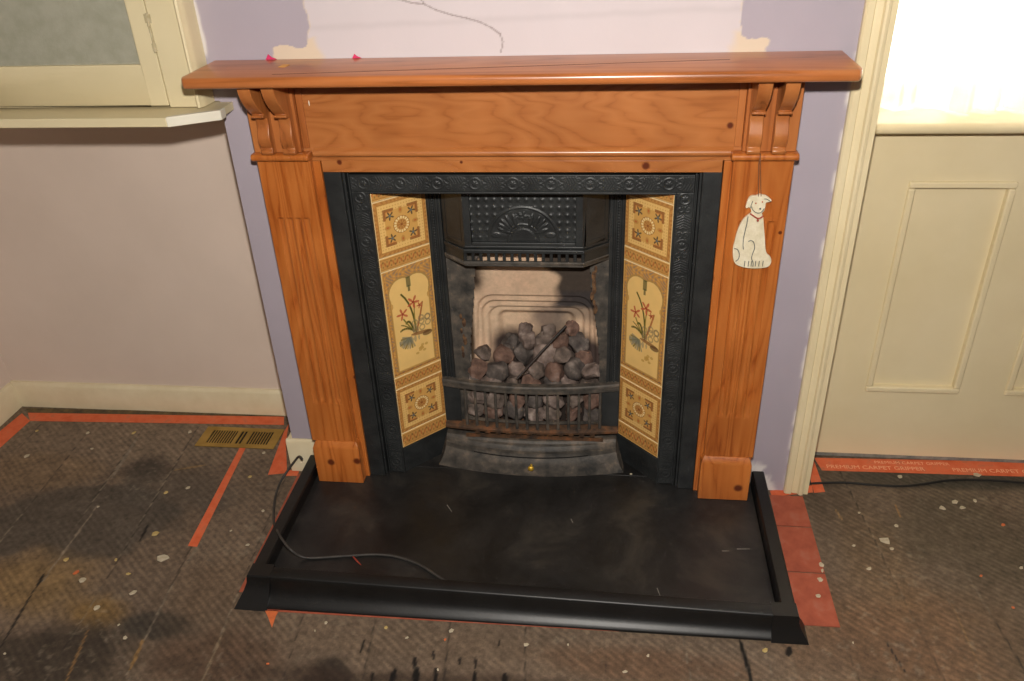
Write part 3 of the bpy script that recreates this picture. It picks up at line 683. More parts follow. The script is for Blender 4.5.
# ---- tiled jambs
def tile_paint(kind, seed):
    tan = La(198, 142, 76); ochre = La(220, 168, 92); cream = La(244, 202, 126); brown = La(138, 76, 38); red = La(190, 84, 46); green = La(84, 86, 52); dark = La(62, 56, 48); blue = La(110, 116, 112); white = La(248, 226, 170)
    def f(u, v, W_, H_):
        c = np.ones(u.shape+(3,))*ochre
        def mix(w, col, k=1.0):
            nonlocal c
            w = np.clip(w, 0, 1)[..., None]*k; c = c*(1-w)+col*w
        x = (u-W_/2)/(W_/2)
        if kind == 'square':
            y = (v-H_/2)/(H_/2); ax, ay = np.abs(x), np.abs(y); m = np.maximum(ax, ay); r = np.hypot(x, y); th = np.arctan2(y, x)
            mix(sst(0.86, 0.88, m), tan); mix((m > 0.84)*(m < 0.875), brown, .6)
            mix((m > .88)*(m < .97)*(np.sin(th*44) > 0.1), brown, 0.35)
            mix((m < 0.83)*(m > 0.60), cream, 0.75)
            mix((m > .60)*(m < .83)*(np.sin((x+y)*30)*np.sin((x-y)*30) > 0.5), tan, 0.6)
            dd = ax+ay
            lm = (m > 0.57)*(m < 0.66)*(np.minimum(ax, ay) > 0.26); mix(lm, brown, 0.8)          # dark corner brackets
            mix((m > .52)*(m < .56)*(np.minimum(ax, ay) > .3), red, 0.4)
            px, py = ax-0.40, ay-0.40; rr = np.hypot(px, py); tt = np.arctan2(py, px)
            mix(rr < 0.15*(0.65+0.45*np.cos(5*tt+0.9)), dark, 0.85)
            mix(rr < 0.05, blue, .9)
            q = np.minimum(np.hypot(ax-0.52, ay*1.6), np.hypot(ay-0.52, ax*1.6)); mix(1-sst(0.10, 0.14, q), tan, .9); mix(1-sst(.04, .06, q), red, .7)
            mix((r < 0.30), ochre); mix((r > 0.20)*(r < 0.285)*(np.cos(16*th) > -0.1), white, 0.95)
            mix((r > .285)*(r < .31), brown, .7); mix((r < 0.185), tan); mix((r < 0.17)*(np.cos(8*th)*r > 0.03), brown, 0.5); mix(r < 0.05, brown, 0.8)
        elif kind == 'strip':
            y = (v-H_/2)/(H_/2)
            mix(np.ones_like(x), tan, 0.75)
            mix(np.abs(y) > 0.72, ochre, 0.8); mix((np.abs(y) > .66)*(np.abs(y) < .74), brown, .5)
            a = np.sin(x*20)*0.35; mix((np.abs(y-a) < 0.16)*(np.abs(y) < .62), brown, 0.4)
            mix(((np.mod(x*20/pi+0.5, 1)-.5)**2*6+(y*0.9)**2 < 0.09), red, 0.6)
            mix((np.abs(np.sin(x*20)) > .9)*(np.abs(y) < .5)*(np.abs(y) > .2), green, .5)
            mix(np.abs(x) > 0.965, ochre)
        else:
            y = (v-H_/2)/(W_/2)          # -2..2 for a one by two tile
            Y = H_/W_
            mix(np.ones_like(x), tan, 0.85)
            # spandrel scrolls
            sp = np.sin(x*26+3*np.sin(y*11))*np.sin(y*26+2*np.sin(x*9)); mix(sp > 0.35, blue, 0.55); mix(sp < -0.6, ochre, .8)
            # arch of cusped outline
            top = 1.28; half = 0.74
            inside = (np.abs(x) < half)*(y < 0.95)*(y > -Y+0.20)
            inside = inside | ((np.hypot((np.abs(x)-0.28)/0.50, (y-1.12)/0.52) < 1)) | ((np.abs(x) < .6)*(y < 1.1)*(y > 0))
            notch = np.hypot((np.abs(x)-0.80)/0.12, (y-0.72)/0.14) < 1
            ins = inside & ~notch
            wide = ((np.abs(x) < half+.06)*(y < 0.99)*(y > -Y+0.14)) | (np.hypot((np.abs(x)-0.28)/0.57, (y-1.12)/0.59) < 1)
            mix(wide*1.0, La(178, 140, 80), 0.9); mix(((np.abs(x) < half+.03)*(y < .97)*(y > -Y+.17))*1.0, ochre, .7)
            c[ins] = cream*1.0; g = fbm(x*3+5, y*3, 5, 3); c[ins] = (c*(0.93+0.12*g)[..., None])[ins]
            mix((np.abs(x) > 0.92), ochre, .8); mix((np.abs(x) > .90)*(np.abs(x) < .925), brown, .5); mix(y < -Y+0.07, ochre)
            mix((y > -Y+.07)*(y < -Y+.12), brown, .5)
            mix(((np.abs(x) < .09)*(y > 1.25)*(y < 1.62))*1.0, green, .8); mix((np.abs(x) < .05)*(y > 1.08)*(y < 1.3), green, .8)   # pendant at the crown
            def curve(pts, wd, col, k=1.0):
                for (ax, ay), (bx, by) in zip(pts[:-1], pts[1:]):
                    dx, dy = bx-ax, by-ay; t = np.clip(((x-ax)*dx+(y-ay)*dy)/(dx*dx+dy*dy), 0, 1); d = np.hypot(x-ax-t*dx, y-ay-t*dy)
                    mix(1-sst(wd*.5, wd, d), col, k)
            def arc(p0, p1, p2, n=7): return [((1-t)**2*p0[0]+2*t*(1-t)*p1[0]+t*t*p2[0], (1-t)**2*p0[1]+2*t*(1-t)*p1[1]+t*t*p2[1]) for t in np.linspace(0, 1, n)]
            gr, gl, bl = La(92, 88, 40), La(136, 124, 58), La(126, 128, 112)
            rd = La(196, 92, 64); br = La(140, 92, 56)
            curve(arc((0.10, -0.55), (0.10, 0.55), (-0.33, 1.05)), .045, gr)
            curve(arc((0.12, -0.5), (0.05, 0.3), (0.18, 0.62)), .03, gl)
            curve(arc((0.14, -0.5), (0.36, 0.1), (0.46, 0.50)), .045, La(176, 112, 66))
            curve(arc((0.02, -0.5), (-0.1, 0.1), (-0.25, -0.10)), .05, gr)
            curve(arc((0.02, -0.5), (-0.3, 0.0), (-0.34, 0.10)), .035, gl)
            curve(arc((0.0, -0.45), (-0.3, -0.2), (-0.5, -0.32)), .05, gr, .8)
            curve(arc((0.0, -0.5), (-.2, -.2), (-.45, -.1)), .03, gr, .8)
            for (cx, cy, s_) in ((0.10, 0.62, 0.26), (-0.36, 0.30, 0.24), (0.34, .42, .13)):
                r = np.hypot(x-cx, y-cy); th = np.arctan2(y-cy, x-cx); mix(r < s_*(0.55+0.45*np.cos(5*th+cx*9)), rd, 0.9); mix(r < .05, La(150, 50, 36), .8)
            for k in range(9):
                cx = 0.35+0.30*sin(k*2.1); cy = -0.30+0.22*cos(k*1.7); r = np.abs(np.hypot(x-cx, y-cy)-0.10); mix(r < 0.028, La(140, 124, 92), 0.65)
            mix(np.hypot((x-0.30)/0.42, (y+0.62+0.10*x)/0.07) < 1, br, 0.8); mix(np.hypot((x-.55)/.2, (y+.74)/.10) < 1, La(104, 74, 48), .8)
            for k in range(12):
                a0 = 2.4+k*0.24; curve([(-0.15, -0.70), (-0.15+0.42*cos(a0)*1.0, -0.80+0.30*sin(a0))], .045, [bl, gr, La(150, 140, 110)][k % 3], .75)
            mix(np.hypot((x+0.2)/0.42, (y+0.80)/0.12) < 0.9+0.4*np.sin(x*40), bl, 0.55)
            for k in range(10):
                cx = -0.05+0.6*(vnoise(np.array([k*1.7]), np.array([.5]), 3)[0]); cy = -1.05-0.42*(vnoise(np.array([k*2.3]), np.array([7.5]), 9)[0])
                mix(np.hypot((x-cx)/.07, (y-cy)/.05) < 1, La(206, 160, 84), 0.85)
            mix(np.ones_like(x), c, 0)
        # pale glaze line at the edges
        e = np.minimum(np.minimum(u, W_-u), np.minimum(v, H_-v)); mix(1-sst(0.0012, 0.0026, e), La(238, 212, 160), 0.9)
        return np.clip(c*0.95, 0, 1)
    return f
TW = 0.1585
rows = [('strip', 0.0865, 0.1370, 'border_tile'), ('square', 0.1378, 0.2895, 'patterned_tile'), ('strip', 0.2903, 0.3282, 'border_tile'), ('flower', 0.3290, 0.6545, 'flower_tile'),
        ('strip', 0.6553, 0.6935, 'border_tile'), ('square', 0.6943, 0.8465, 'patterned_tile'), ('strip', 0.8473, 0.8860, 'border_tile')]
mats_jamb = plain('cream_grout', L(206, 176, 120), L(220, 194, 140), 0.7, 30)
r2 = 1/sqrt(2)
for s in (-1, 1):
    # u runs left to right as seen; left jamb goes back to the right, right jamb comes forward to the right
    if s < 0: P = np.array([-0.3695, 0.030, 0.0]); U = np.array([r2, r2, 0]); N = np.array([r2, -r2, 0])
    else: P = np.array([0.3695-TW*r2, 0.030+TW*r2, 0.0]); U = np.array([r2, -r2, 0]); N = np.array([-r2, -r2, 0])
    for k, (kind, z0, z1, nm) in enumerate(rows):
        H_ = z1-z0; pf = tile_paint(kind, k)
        us = lins(0.0003, TW-0.0003, 0.00105); vs = lins(0, H_, 0.00105)
        bev = lambda u, v, H_=H_: -0.0012*(1-sst(0, 0.002, np.minimum(np.minimum(u, TW-u), np.minimum(v, H_-v))))
        to = plate(nm, P+np.array([0, 0, z0]), U, (0, 0, 1), N, us, vs, bev, M['tile'], I, cfun=lambda u, v, pf=pf, H_=H_: pf(u, v, TW, H_), thick=0.006)
    # iron backing of the jamb
    def q(u, n): v = P+U*u+N*n; return (float(v[0]), float(v[1]))
    mb = MB().prism([q(-0.002, -0.0065), q(TW+0.002, -0.0065), q(TW+0.002, -0.013), q(-0.002, -0.013)], 'z', 0.0, 0.90)
    mb.prism([q(-0.001, 0.002), q(TW+0.001, 0.002), q(TW+0.001, -0.006), q(-0.001, -0.006)], 'z', 0.0, 0.0855)
    build('jamb_casting', mb, IR, I, bevel=0.001)
    a, b_ = (TW+0.0005, TW+0.005) if s < 0 else (-0.005, -0.0005)
    mb = MB().prism([q(a, 0.003), q(b_, 0.003), q(b_, -0.010), q(a, -0.010)], 'z', 0.0, 0.90); build('jamb_edge', mb, IR, I, bevel=0.001)

# ---- back plate with arched opening
BY = 0.150
def plate_open(x, z):
    top = 0.668; cx = 0.014; hw = 0.186-0.03*sst(0.3, 0.64, z)
    a = np.abs(x-cx)
    op = (a < hw)*(z < top)
    corner = (a > hw-0.05)*(z > top-0.05); cc = np.hypot(a-(hw-0.05), z-(top-0.05)) > 0.05
    return ~((op & ~(corner & cc)) & (z > 0.102))
us = lins(-0.262, 0.262, 0.003); vs = lins(0.0, 0.70, 0.003)
plate('surround_plate', (0, BY, 0), (1, 0, 0), (0, 0, 1), (0, -1, 0), us, vs, None, M['iron_dusty'], I, keep=plate_open)
# fluted and beaded side columns
for s in (-1, 1):
    cxs = [0.2525, 0.242, 0.2315]
    mb = MB()
    for k, cx in enumerate(cxs):
        mb.tube([(s*cx, 0.144, 0.10), (s*cx, 0.144, 0.90)], 0.0040 if k != 1 else 0.0030, 8)
    for z in np.arange(0.27, 0.88, 0.0078): mb.ball((s*0.242, 0.1405, float(z)), 0.0036, 6, 4)
    mb.box(*sorted((s*0.2195, s*0.2235)), 0.136, BY, 0.10, 0.90); mb.box(*sorted((s*0.224, s*0.260)), 0.1445, BY, 0.10, 0.90)
    build('side_column', mb, IR, I, smooth=50)

# ---- canopy hood
HY = 0.085
HD = 0.154
mb = MB()
def ring_prism(z0, z1, d, hw=HD, sw=0.2185):     # trapezoid bay footprint, pushed out by d
    return [(-sw-0.0, BY-0.001), (-sw, BY-0.010-d), (-hw-d*0.4, HY-d), (hw+d*0.4, HY-d), (sw, BY-0.010-d), (sw, BY-0.001)]
# closed bay above the slot row, as an outer shell
mb.prism(ring_prism(0, 0, 0.0), 'z', 0.7040, 0.7120)
mb.prism(ring_prism(0, 0, 0.005), 'z', 0.6925, 0.7035)
build('canopy_cornice', mb, IR, I, bevel=0.0025)
mb = MB()
for (d, z0, z1) in ((0.004, 0.6590, 0.6690), (0.0, 0.6530, 0.6588)):
    o_ = ring_prism(0, 0, d); i_ = [(-0.2125, BY-0.001), (-0.2125, BY-0.004), (-0.150, HY+0.007), (0.150, HY+0.007), (0.2125, BY-0.004), (0.2125, BY-0.001)]
    for k in range(5): mb.prism([o_[k], o_[k+1], i_[k+1], i_[k]], 'z', z0, z1)
build('canopy_lip', mb, M['iron_dusty'], I, bevel=0.0025)
mb = MB()
n = 15; pitch = 0.0204; x0 = -pitch*n/2
for k in range(n+1):
    xx = x0+k*pitch; mb.box(xx-0.0040, xx+0.0040, HY, HY+0.006, 0.6692, 0.6923)
build('slot_bars', mb, IR, I, bevel=0.0008)
for s in (-1, 1):
    mb = MB().prism([(s*0.158, HY+0.0005), (s*0.2185, BY-0.010), (s*0.2185, BY-0.006), (s*0.158, HY+0.006)], 'z', 0.6692, 0.6923); build('slot_cheek', mb, IR, I)
    # splayed side panel of the bay with a raised frame
    mb = MB().prism([(s*HD, HY), (s*0.2185, BY-0.010), (s*0.2185, BY-0.004), (s*HD, HY+0.006)], 'z', 0.7122, 0.90)
    for (t0, t1, z0, z1) in ((0.0, 0.12, .7122, .90), (.86, 1.0, .7122, .90), (0.12, .86, .7122, .724)):
        ax, ay = s*(HD+(0.2185-HD)*t0), HY+(BY-0.010-HY)*t0; bx, by = s*(HD+(0.2185-HD)*t1), HY+(BY-.010-HY)*t1
        mb.prism([(ax, ay-.0002), (ax+s*-0.0025, ay-0.0035), (bx+s*-0.0025, by-0.0035), (bx, by-.0002)], 'z', z0, z1)
    build('canopy_side', mb, IR, I, bevel=0.0008)
mb = MB(); mb.box(-HD, -0.134, HY, HY+0.012, 0.7122, 0.90); mb.box(0.134, HD, HY, HY+0.012, 0.7122, 0.90); mb.box(-0.134, 0.134, HY, HY+0.012, 0.7122, 0.7215); mb.box(-0.134, 0.134, HY, HY+0.012, 0.868, 0.90)
mb.prism([(-HY*0, 0)]*0 or [(HY-0.002, 0.7215), (HY+0.004, 0.7215), (HY+0.010, 0.727), (HY+.010, .7215)], 'x', -0.134, 0.134) if False else None
build('canopy_frame', mb, IR, I, bevel=0.002)
def fan(u, v):
    h = 0.0028*np.exp(-((np.mod(u, .0205)-.01025)**2+(np.mod(v, .0205)-.01025)**2)/0.0050**2)
    y = v-0.004; r = np.hypot(u, y*1.0); th = np.arctan2(y, u)
    out = r > 0.094
    h = h*out
    h = np.maximum(h, 0.0030*np.exp(-((r-0.089)/0.0028)**2))
    h = np.maximum(h, (r < 0.084)*(r > .035)*0.0012*(0.5+0.5*np.cos(th*13)))
    # half sun / basket
    h = np.maximum(h, 0.0042*(np.hypot(u/0.030, (y-0.004)/0.028) < 1)*(y > 0)); h = np.maximum(h, 0.004*(np.abs(u) < 0.032)*(y > 0.000)*(y < 0.006))
    h = np.maximum(h, .0030*np.exp(-((np.hypot(u, y-.004)-.040)/.0022)**2))
    for cx, cy, s_ in ((0, 0.066, 0.013), (-0.020, 0.063, 0.008), (0.020, 0.063, .008)):
        q = np.hypot(u-cx, y-cy); t = np.arctan2(y-cy, u-cx); h = np.maximum(h, 0.0045*(1-sst(0.7, 1.05, q/(s_*(0.8+0.3*np.cos(5*t))))))
        h = np.where(q < s_*.25, .002, h)
    for sg in (-1, 1):
        for k in range(5):
            a = 0.35+0.24*k; cx, cy = sg*(0.040+0.006*k)*cos(a)*1.25, 0.046*sin(a)+0.010
            ex = (u-cx)*cos(a)*sg+(y-cy)*sin(a); ey = -(u-cx)*sin(a)*sg+(y-cy)*cos(a)
            h = np.maximum(h, 0.0040*(1-sst(0.6, 1.1, np.hypot(ex/0.020, ey/0.0055))))
        h = np.maximum(h, 0.0030*(1-sst(.7, 1.1, np.hypot((u-sg*.070)/.014, (y-.014)/.008))))
    return h*0.8
plate('canopy_panel', (0, HY+0.0085, 0.7215), (1, 0, 0), (0, 0, 1), (0, -1, 0), lins(-0.134, 0.134, 0.00115), lins(0, 0.1465, 0.00115), fan, IR, I, thick=0.003)

# ---- fireback of fireclay, stained with soot
def fb_geo(u, v):
    cx = 0.014; a = np.abs(u-cx)
    def rr(hw, top, rad):      # signed distance to an inverted U with rounded shoulders (negative = inside)
        dx = a-(hw-rad); dz = v-(top-rad); o = np.hypot(np.maximum(dx, 0), np.maximum(dz, 0))+np.minimum(np.maximum(dx, dz), 0)-rad
        return o
    h = -0.018*sst(0.65, 0.10, v)*0
    d = np.zeros_like(u)
    d += 0.012*sst(0.006, -0.003, rr(0.172-0.02*sst(.3, .64, v), 0.507, 0.04))
    d += 0.012*sst(0.006, -0.003, rr(0.154, 0.482, 0.040))
    d += 0.012*sst(0.006, -0.003, rr(0.136, 0.458, 0.035))
    d += 0.020*sst(0.010, -0.012, rr(0.108, 0.436, 0.02))
    lean = 0.10*sst(0.50, 0.72, v)     # throat leans forward at the top
    low = 0.150*sst(0.36, 0.10, v)     # sloping foot the coals lie on
    return np.minimum(-(0.030+d)+0.028*sst(0.48, 0.66, v)+low*0.9, np.where(v < 0.40, -0.006, 1.0))
def fb_col(u, v):
    cream = La(220, 186, 156); c = np.ones(u.shape+(3,))*cream
    n = fbm(u*14, v*14, 3, 5); c = c*(0.80+0.4*fbm(u*30, v*30, 8, 4))[..., None]
    def mixw(w, col):
        nonlocal c
        w = np.clip(w, 0, 1)[..., None]; c = c*(1-w)+La(*col)*w
    mixw(sst(0.35, 0.75, fbm(u*8, v*10, 21, 4))*0.5, (214, 190, 160))
    # soot sweeps up the right-hand side and licks the top corners
    s = sst(0.045, 0.085, u+0.05*(n-0.5)*2+0.12*(v-0.55))*sst(0.455, 0.475, v+0.03*(n-0.5)); mixw(s*0.92, (34, 33, 35))
    s = sst(0.055, 0.085, u+0.06*(n-0.5))*sst(0.40, 0.44, v)*(1-sst(.52, .54, v)); mixw(s*0.55, (58, 56, 60))
    mixw(sst(-0.115, -0.150, u+0.03*(n-0.5))*sst(0.50, 0.56, v), (60, 48, 40))
    mixw(sst(0.645, 0.662, v+0.02*(n-.5)), (58, 46, 38))
    mixw((1-sst(0.03, 0.09, np.hypot(u-0.05, (v-0.41)*1.0)+0.08*(n-0.5)))*0.7, (74, 68, 70))
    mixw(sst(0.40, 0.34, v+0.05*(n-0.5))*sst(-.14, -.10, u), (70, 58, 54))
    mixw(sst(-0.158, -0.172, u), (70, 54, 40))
    mixw(sst(0.31, 0.27, v), (48, 40, 36))  # fireback darker low down, behind the bars and coals
    for zz in (0.507, 0.482, 0.458):
        mixw(np.exp(-((v-zz-0.001)/0.0022)**2)*(np.abs(u-.014) < .135)*0.55, (92, 72, 62))  # darker line along each ridge step
    return np.clip(c, 0.002, 1)
plate('fireback', (0, 0.172, 0), (1, 0, 0), (0, 0, 1), (0, -1, 0), lins(-0.176, 0.204, 0.003), lins(0.095, 0.72, 0.003), fb_geo, M['fireclay'], I, cfun=fb_col, thick=0.12, smooth=60)
# inner iron cheeks beside the fireback and rust patch
mb = MB().box(-0.262, 0.262, BY+0.002, 0.40, 0.905, 0.92)
build('throat_plate', mb, M['soot'], I)
for s, tt in ((-1, 'left'), (1, 'right')):
    pts = [(s*0.200+0.010, 0.1495, 0.33), (s*0.196+0.010, 0.147, 0.40), (s*0.200+0.010, 0.1495, 0.46)]
    mb = MB(); rnd = random.Random(5+s)
    for k in range(7):
        zz = 0.34+0.02*k+rnd.random()*0.01 if s < 0 else 0.50+0.02*k
        xx = s*(0.197 if s < 0 else 0.172)+0.010+rnd.uniform(-.006, .006)
        mb.ball((xx, 0.148, zz), 0.004+rnd.random()*0.006, 7, 5, (.7, .25, 1.7))
    build('rust_scale', mb, plain('flaking_rust', L(54, 36, 26), L(120, 88, 58), 0.9, 60, bmp=.5), I)
# bottom grate the coals stand on
mb = MB()
for k in range(12): mb.box(-0.165+k*0.031, -0.151+k*0.031, 0.095, 0.205, 0.094, 0.101)
mb.box(-0.19, 0.215, 0.088, 0.098, 0.094, 0.101)
build('bottom_grate', mb, M['iron_rust'], I)

# ---- bowed front bars (a lift-off unit)
Gt = thing('front_bars', 'bowed cast iron fire bars with dusty top rail holding back the coals', 'grate', (0.003, 0.10, 0.075))
hwG = 0.257
def bow(x, y_end, depth): return y_end-depth*(1-(x/hwG)**2) if True else 0
XS = list(np.linspace(-hwG, hwG, 33))
mb = MB().sweep(XS, lambda x: [(bow(x, .133, .033)+dy, z) for dy, z in ((0.000, .2430), (-.003, .246), (-.003, .258), (-.005, .260), (-.005, .266), (-.002, .2695), (0.016, .2695), (.016, .2430))])
build('top_rail', mb, M['iron_dusty'], Gt, smooth=40)
mb = MB().sweep(XS, lambda x: [(bow(x, .134, .020)+dy, z) for dy, z in ((-0.010, .0990), (-.015, .103), (-.015, .110), (-0.010, .1150), (0.0155, .118), (.0155, .0990))])
build('bottom_rail', mb, M['iron_rust'], Gt, smooth=40)
for k in range(14):
    x = -0.190+k*0.0303
    yt = bow(x, .133, .033)+0.004; yb = bow(x, .134, .026)+0.000
    mb = MB().tube([(x, yt, 0.2440), (x, yt-0.001, 0.20), (x, (yt+yb)/2-.003, 0.16), (x, yb, 0.1165)], [0.0040, 0.0042, 0.0046, 0.0050], 8)
    build('bar', mb, M['iron_dusty'], Gt, smooth=60)
mb = MB().sweep(list(np.linspace(-.19, .205, 21)), lambda x: [(bow(x, .134, .024)+dy+.006, z) for dy, z in ((0, .128), (0, .136), (.005, .136), (.005, .128))])
build('cross_rail', mb, M['iron_dusty'], Gt, smooth=40)
for s in (-1, 1):
    a, b_ = sorted((s*0.2565, s*0.208)); mb = MB().box(a, b_, 0.1335, 0.1385, 0.1180, 0.2430); build('end_plate', mb, IR, Gt, bevel=.001)

# ---- ash pit cover (lift-off) with brass knob
Ac = thing('ash_pit_cover', 'bow fronted cast iron ash pit cover with small brass knob standing on the hearth', 'ash cover', (0.005, 0.06, 0))
def ashsec(x):
    t = min(1.0, abs(x)/0.25)**2
    c = lambda f, e: f+(e-f)*t
    return [(c(.090, .112), .0930), (c(.080, .106), .0925), (c(.075, .102), .0860), (c(.066, .099), .0840), (c(.060, .097), .0775), (c(.057, .096), .0720), (c(.047, .091), .0700), (c(.044, .090), .0560),
            (c(.038, .084), .0500), (c(.034, .077), .0330), (c(.031, .070), .0140), (c(.031, .066), .0008), (c(.080, .100), .0008), (c(.100, .126), .0930)]
def widen(z): return 1.0+0.10*(1-min(1, z/0.08))**2
R = [[(x*widen(z), y, z) for y, z in ashsec(x)] for x in np.linspace(-0.252, 0.252, 41)]
n = len(R[0]); mb = MB(); fs = []
for i in range(len(R)-1):
    for k in range(n): fs.append((i*n+k, i*n+(k+1) % n, (i+1)*n+(k+1) % n, (i+1)*n+k))
fs += [tuple(range(n)), tuple(range((len(R)-1)*n, len(R)*n))[::-1]]
mb.add([q for r in R for q in r], fs); build('cover', mb, M['iron_dusty'], Ac, smooth=35)
mb = MB().sweep(list(np.linspace(-.165, .172, 25)), lambda x: [(.0440+(.0905-.044)*min(1, abs(x)/.25)**2+dy, z) for dy, z in ((-.0012, .0570), (-.0012, .0600), (.002, .0600), (.002, .0570))])
build('slot_shade', mb, M['dark'], Ac)  # dark strip painted as the slot's shade; no hollow is cut
mb = MB()
mb.tube([(0.008, 0.036, 0.0385), (0.008, 0.024, 0.0385)], [0.004, .003], 10); mb.ball((0.008, 0.0205, 0.0385), 0.0090, 14, 10, (1, .8, 1))
build('knob', mb, M['brass'], Ac, smooth=60)

# ---- coals
coal_m = []
for i, (a, b_, c_) in enumerate([((64, 56, 51), (114, 100, 91), (148, 132, 124)), ((76, 58, 50), (122, 96, 84), (142, 122, 112)), ((52, 47, 45), (92, 84, 79), (136, 124, 116)), ((80, 68, 62), (126, 110, 102), (170, 154, 144))]):
    coal_m.append(plain('coal_surface_%d' % i, L(*a), L(*b_), 0.85, 26, bmp=0.5, bs=70, spec=.25, c3=L(*c_)))
def coal_mesh(seed, mat, r):
    rnd = random.Random(seed); bm = bmesh.new(); bmesh.ops.create_icosphere(bm, subdivisions=3, radius=r)
    sx, sy, sz = rnd.uniform(.85, 1.2), rnd.uniform(.8, 1.05), rnd.uniform(.72, .98)
    pl = [(Vector((rnd.gauss(0, 1), rnd.gauss(0, 1), rnd.gauss(0, 1))).normalized(), rnd.uniform(.58, .82)*r) for _ in range(11)]
    for v in bm.verts:
        for nn, dd in pl:
            e = v.co.dot(nn)-dd
            if e > 0: v.co -= nn*e*0.97
        c = v.co; k = 1+0.05*sin(c.x*210+seed)+0.05*sin(c.y*260+c.z*190+seed*2); v.co = Vector((c.x*sx*k, c.y*sy*k, c.z*sz*k))
    me = bpy.data.meshes.new('coal'); bm.to_mesh(me); bm.free(); me.materials.append(mat)
    me.polygons.foreach_set('use_smooth', [True]*len(me.polygons)); me.set_sharp_from_angle(angle=radians(35)); return me
cb = [coal_mesh(i*7+3, coal_m[i % 4], 1.0*0.036) for i in range(12)]
spots = []
rnd = random.Random(42)
# face of the heap behind the bars, then the slope rising to the fireback
for row, (z, y) in enumerate(((0.150, 0.152), (0.198, 0.152), (0.244, 0.158))):
    for k in range(7): spots.append((-0.166+k*0.057+(0.010 if row % 2 else 0), y+rnd.uniform(-.003, .003), z+rnd.uniform(-.004, .004), 0.95))
for row, (z, y, xa, xb, n_) in enumerate(((0.284, 0.172, -.152, .180, 7), (0.312, 0.206, -.140, .152, 6), (0.346, 0.226, -.070, .140, 5), (0.380, 0.238, -.020, .118, 3))):
    for k in range(n_): spots.append((xa+k*(xb-xa)/(n_-1), y+rnd.uniform(-.004, .004), z+rnd.uniform(-.008, .008), (1.0, 1.02, .98, .85)[row]))
for i, (x, y, z, s_) in enumerate(spots):
    o = bpy.data.objects.new('coal', cb[i % 12]); COL.objects.link(o)
    o.location = (x+rnd.uniform(-.005, .005), y, z); o.rotation_euler = (rnd.uniform(0, 6), rnd.uniform(0, 6), rnd.uniform(0, 6)); q = s_*rnd.uniform(.92, 1.15); o.scale = (q, q, q)
    tag(o, 'grey and rust brown lump of coal heaped behind the fire bars', 'coal', 'coals heaped in the fireplace')
# poker lying on the coals
p0, p1 = un(566, 326, 1, .205), un(517, 379, 1, .107)
mb = MB().tube([tuple(p0), tuple(p0*.5+p1*.5+np.array([0, 0, .002])), tuple(p1)], [.0042, .0038, .0034], 8)
tag(rebase(build('poker', mb, M['cord_dark'], smooth=60)), 'thin dark iron rod leaning across the coals', 'poker')

# ================================================================== HEARTH AND FENDER
mb = MB().box(-0.637, 0.637, -0.432, WY-0.001, -0.026, 0.0); mb.box(-0.455, 0.455, WY-0.001, 0.30, -0.026, 0.0)
hs = build('hearth_slab', mb, M['slab'], bevel=0.001); tag(rebase(hs), 'large scuffed black hearth slab in front of the fireplace', 'hearth')
Fd = thing('fender', 'low black painted kerb framing the hearth slab with flared front corners', 'fender', (0, -0.46, FZ))
T = 0.037
# profile in (d, z): d = distance outwards from the inner face
prof = [(0.0, FZ+.0005), (0.0, T-0.004), (0.004, T), (0.034, T), (0.0370, T-0.003), (0.0378, T-0.016), (0.0392, T-0.030), (0.0418, T-0.041), (0.0455, T-0.050), (0.0505, T-0.057), (0.0560, T-0.062), (0.057, T-.065), (0.057, FZ+.0005)]
yl, yr = -0.444, -0.470                      # front outer top edge at either end (slightly askew in the photo)
def fy_(x): return yl+(yr-yl)*(x+0.668)/1.343
mb = MB(); R = []
for x in (-0.612, 0.618):
    R.append([(x, fy_(x)+0.036-d-(0.024 if x < 0 else -0.003)*sst(0.036, 0.057, d)*(d > .036), z) for d, z in prof])
n = len(prof); mb.add([q for r in R for q in r], [(k, (k+1) % n, n+(k+1) % n, n+k) for k in range(n)]+[tuple(range(n)), tuple(range(n, 2*n))[::-1]])
build('front_rail', mb, M['fender'], Fd, smooth=45)
for s, xt, yf in ((-1, -0.668, yl), (1, 0.675, yr)):
    mb = MB(); pr = [(s*(abs(xt)-0.036+d*0.93), z) for d, z in prof]
    y0 = yf+0.040; mb.prism(pr, 'y', y0, WY-0.002)
    build('side_rail', mb, M['fender'], Fd, smooth=28)
    # flared corner block
    xi = s*(abs(xt)-0.058); lv = [(0.0, T+0.0005), (0.0015, T-0.003), (0.003, T-0.020), (0.010, T-0.038), (0.020, T-0.054), (0.028, FZ+.0005)]
    vv = []
    for e, z in lv:
        ey = e*(1.85 if s < 0 else 0.75)
        vv += [(xi, yf+0.0395, z), (xt+s*e, yf+0.0395, z), (xt+s*e, yf-ey, z), (xi, yf-ey-0.001, z)]
    ff = [(0, 1, 2, 3), tuple(range(len(vv)-4, len(vv)))[::-1]]
    for k in range(len(lv)-1):
        for j in range(4): ff.append((4*k+j, 4*k+(j+1) % 4, 4*k+4+(j+1) % 4, 4*k+4+j))
    mb = MB().add(vv, ff); build('corner_block', mb, M['fender'], Fd, smooth=28)
# inner ledge strips of the fender
mb = MB().box(-0.632, 0.638, -0.4355+.002, -0.424, 0.0003, 0.006)
build('inner_slip', mb, M['fender'], Fd, bevel=.001)

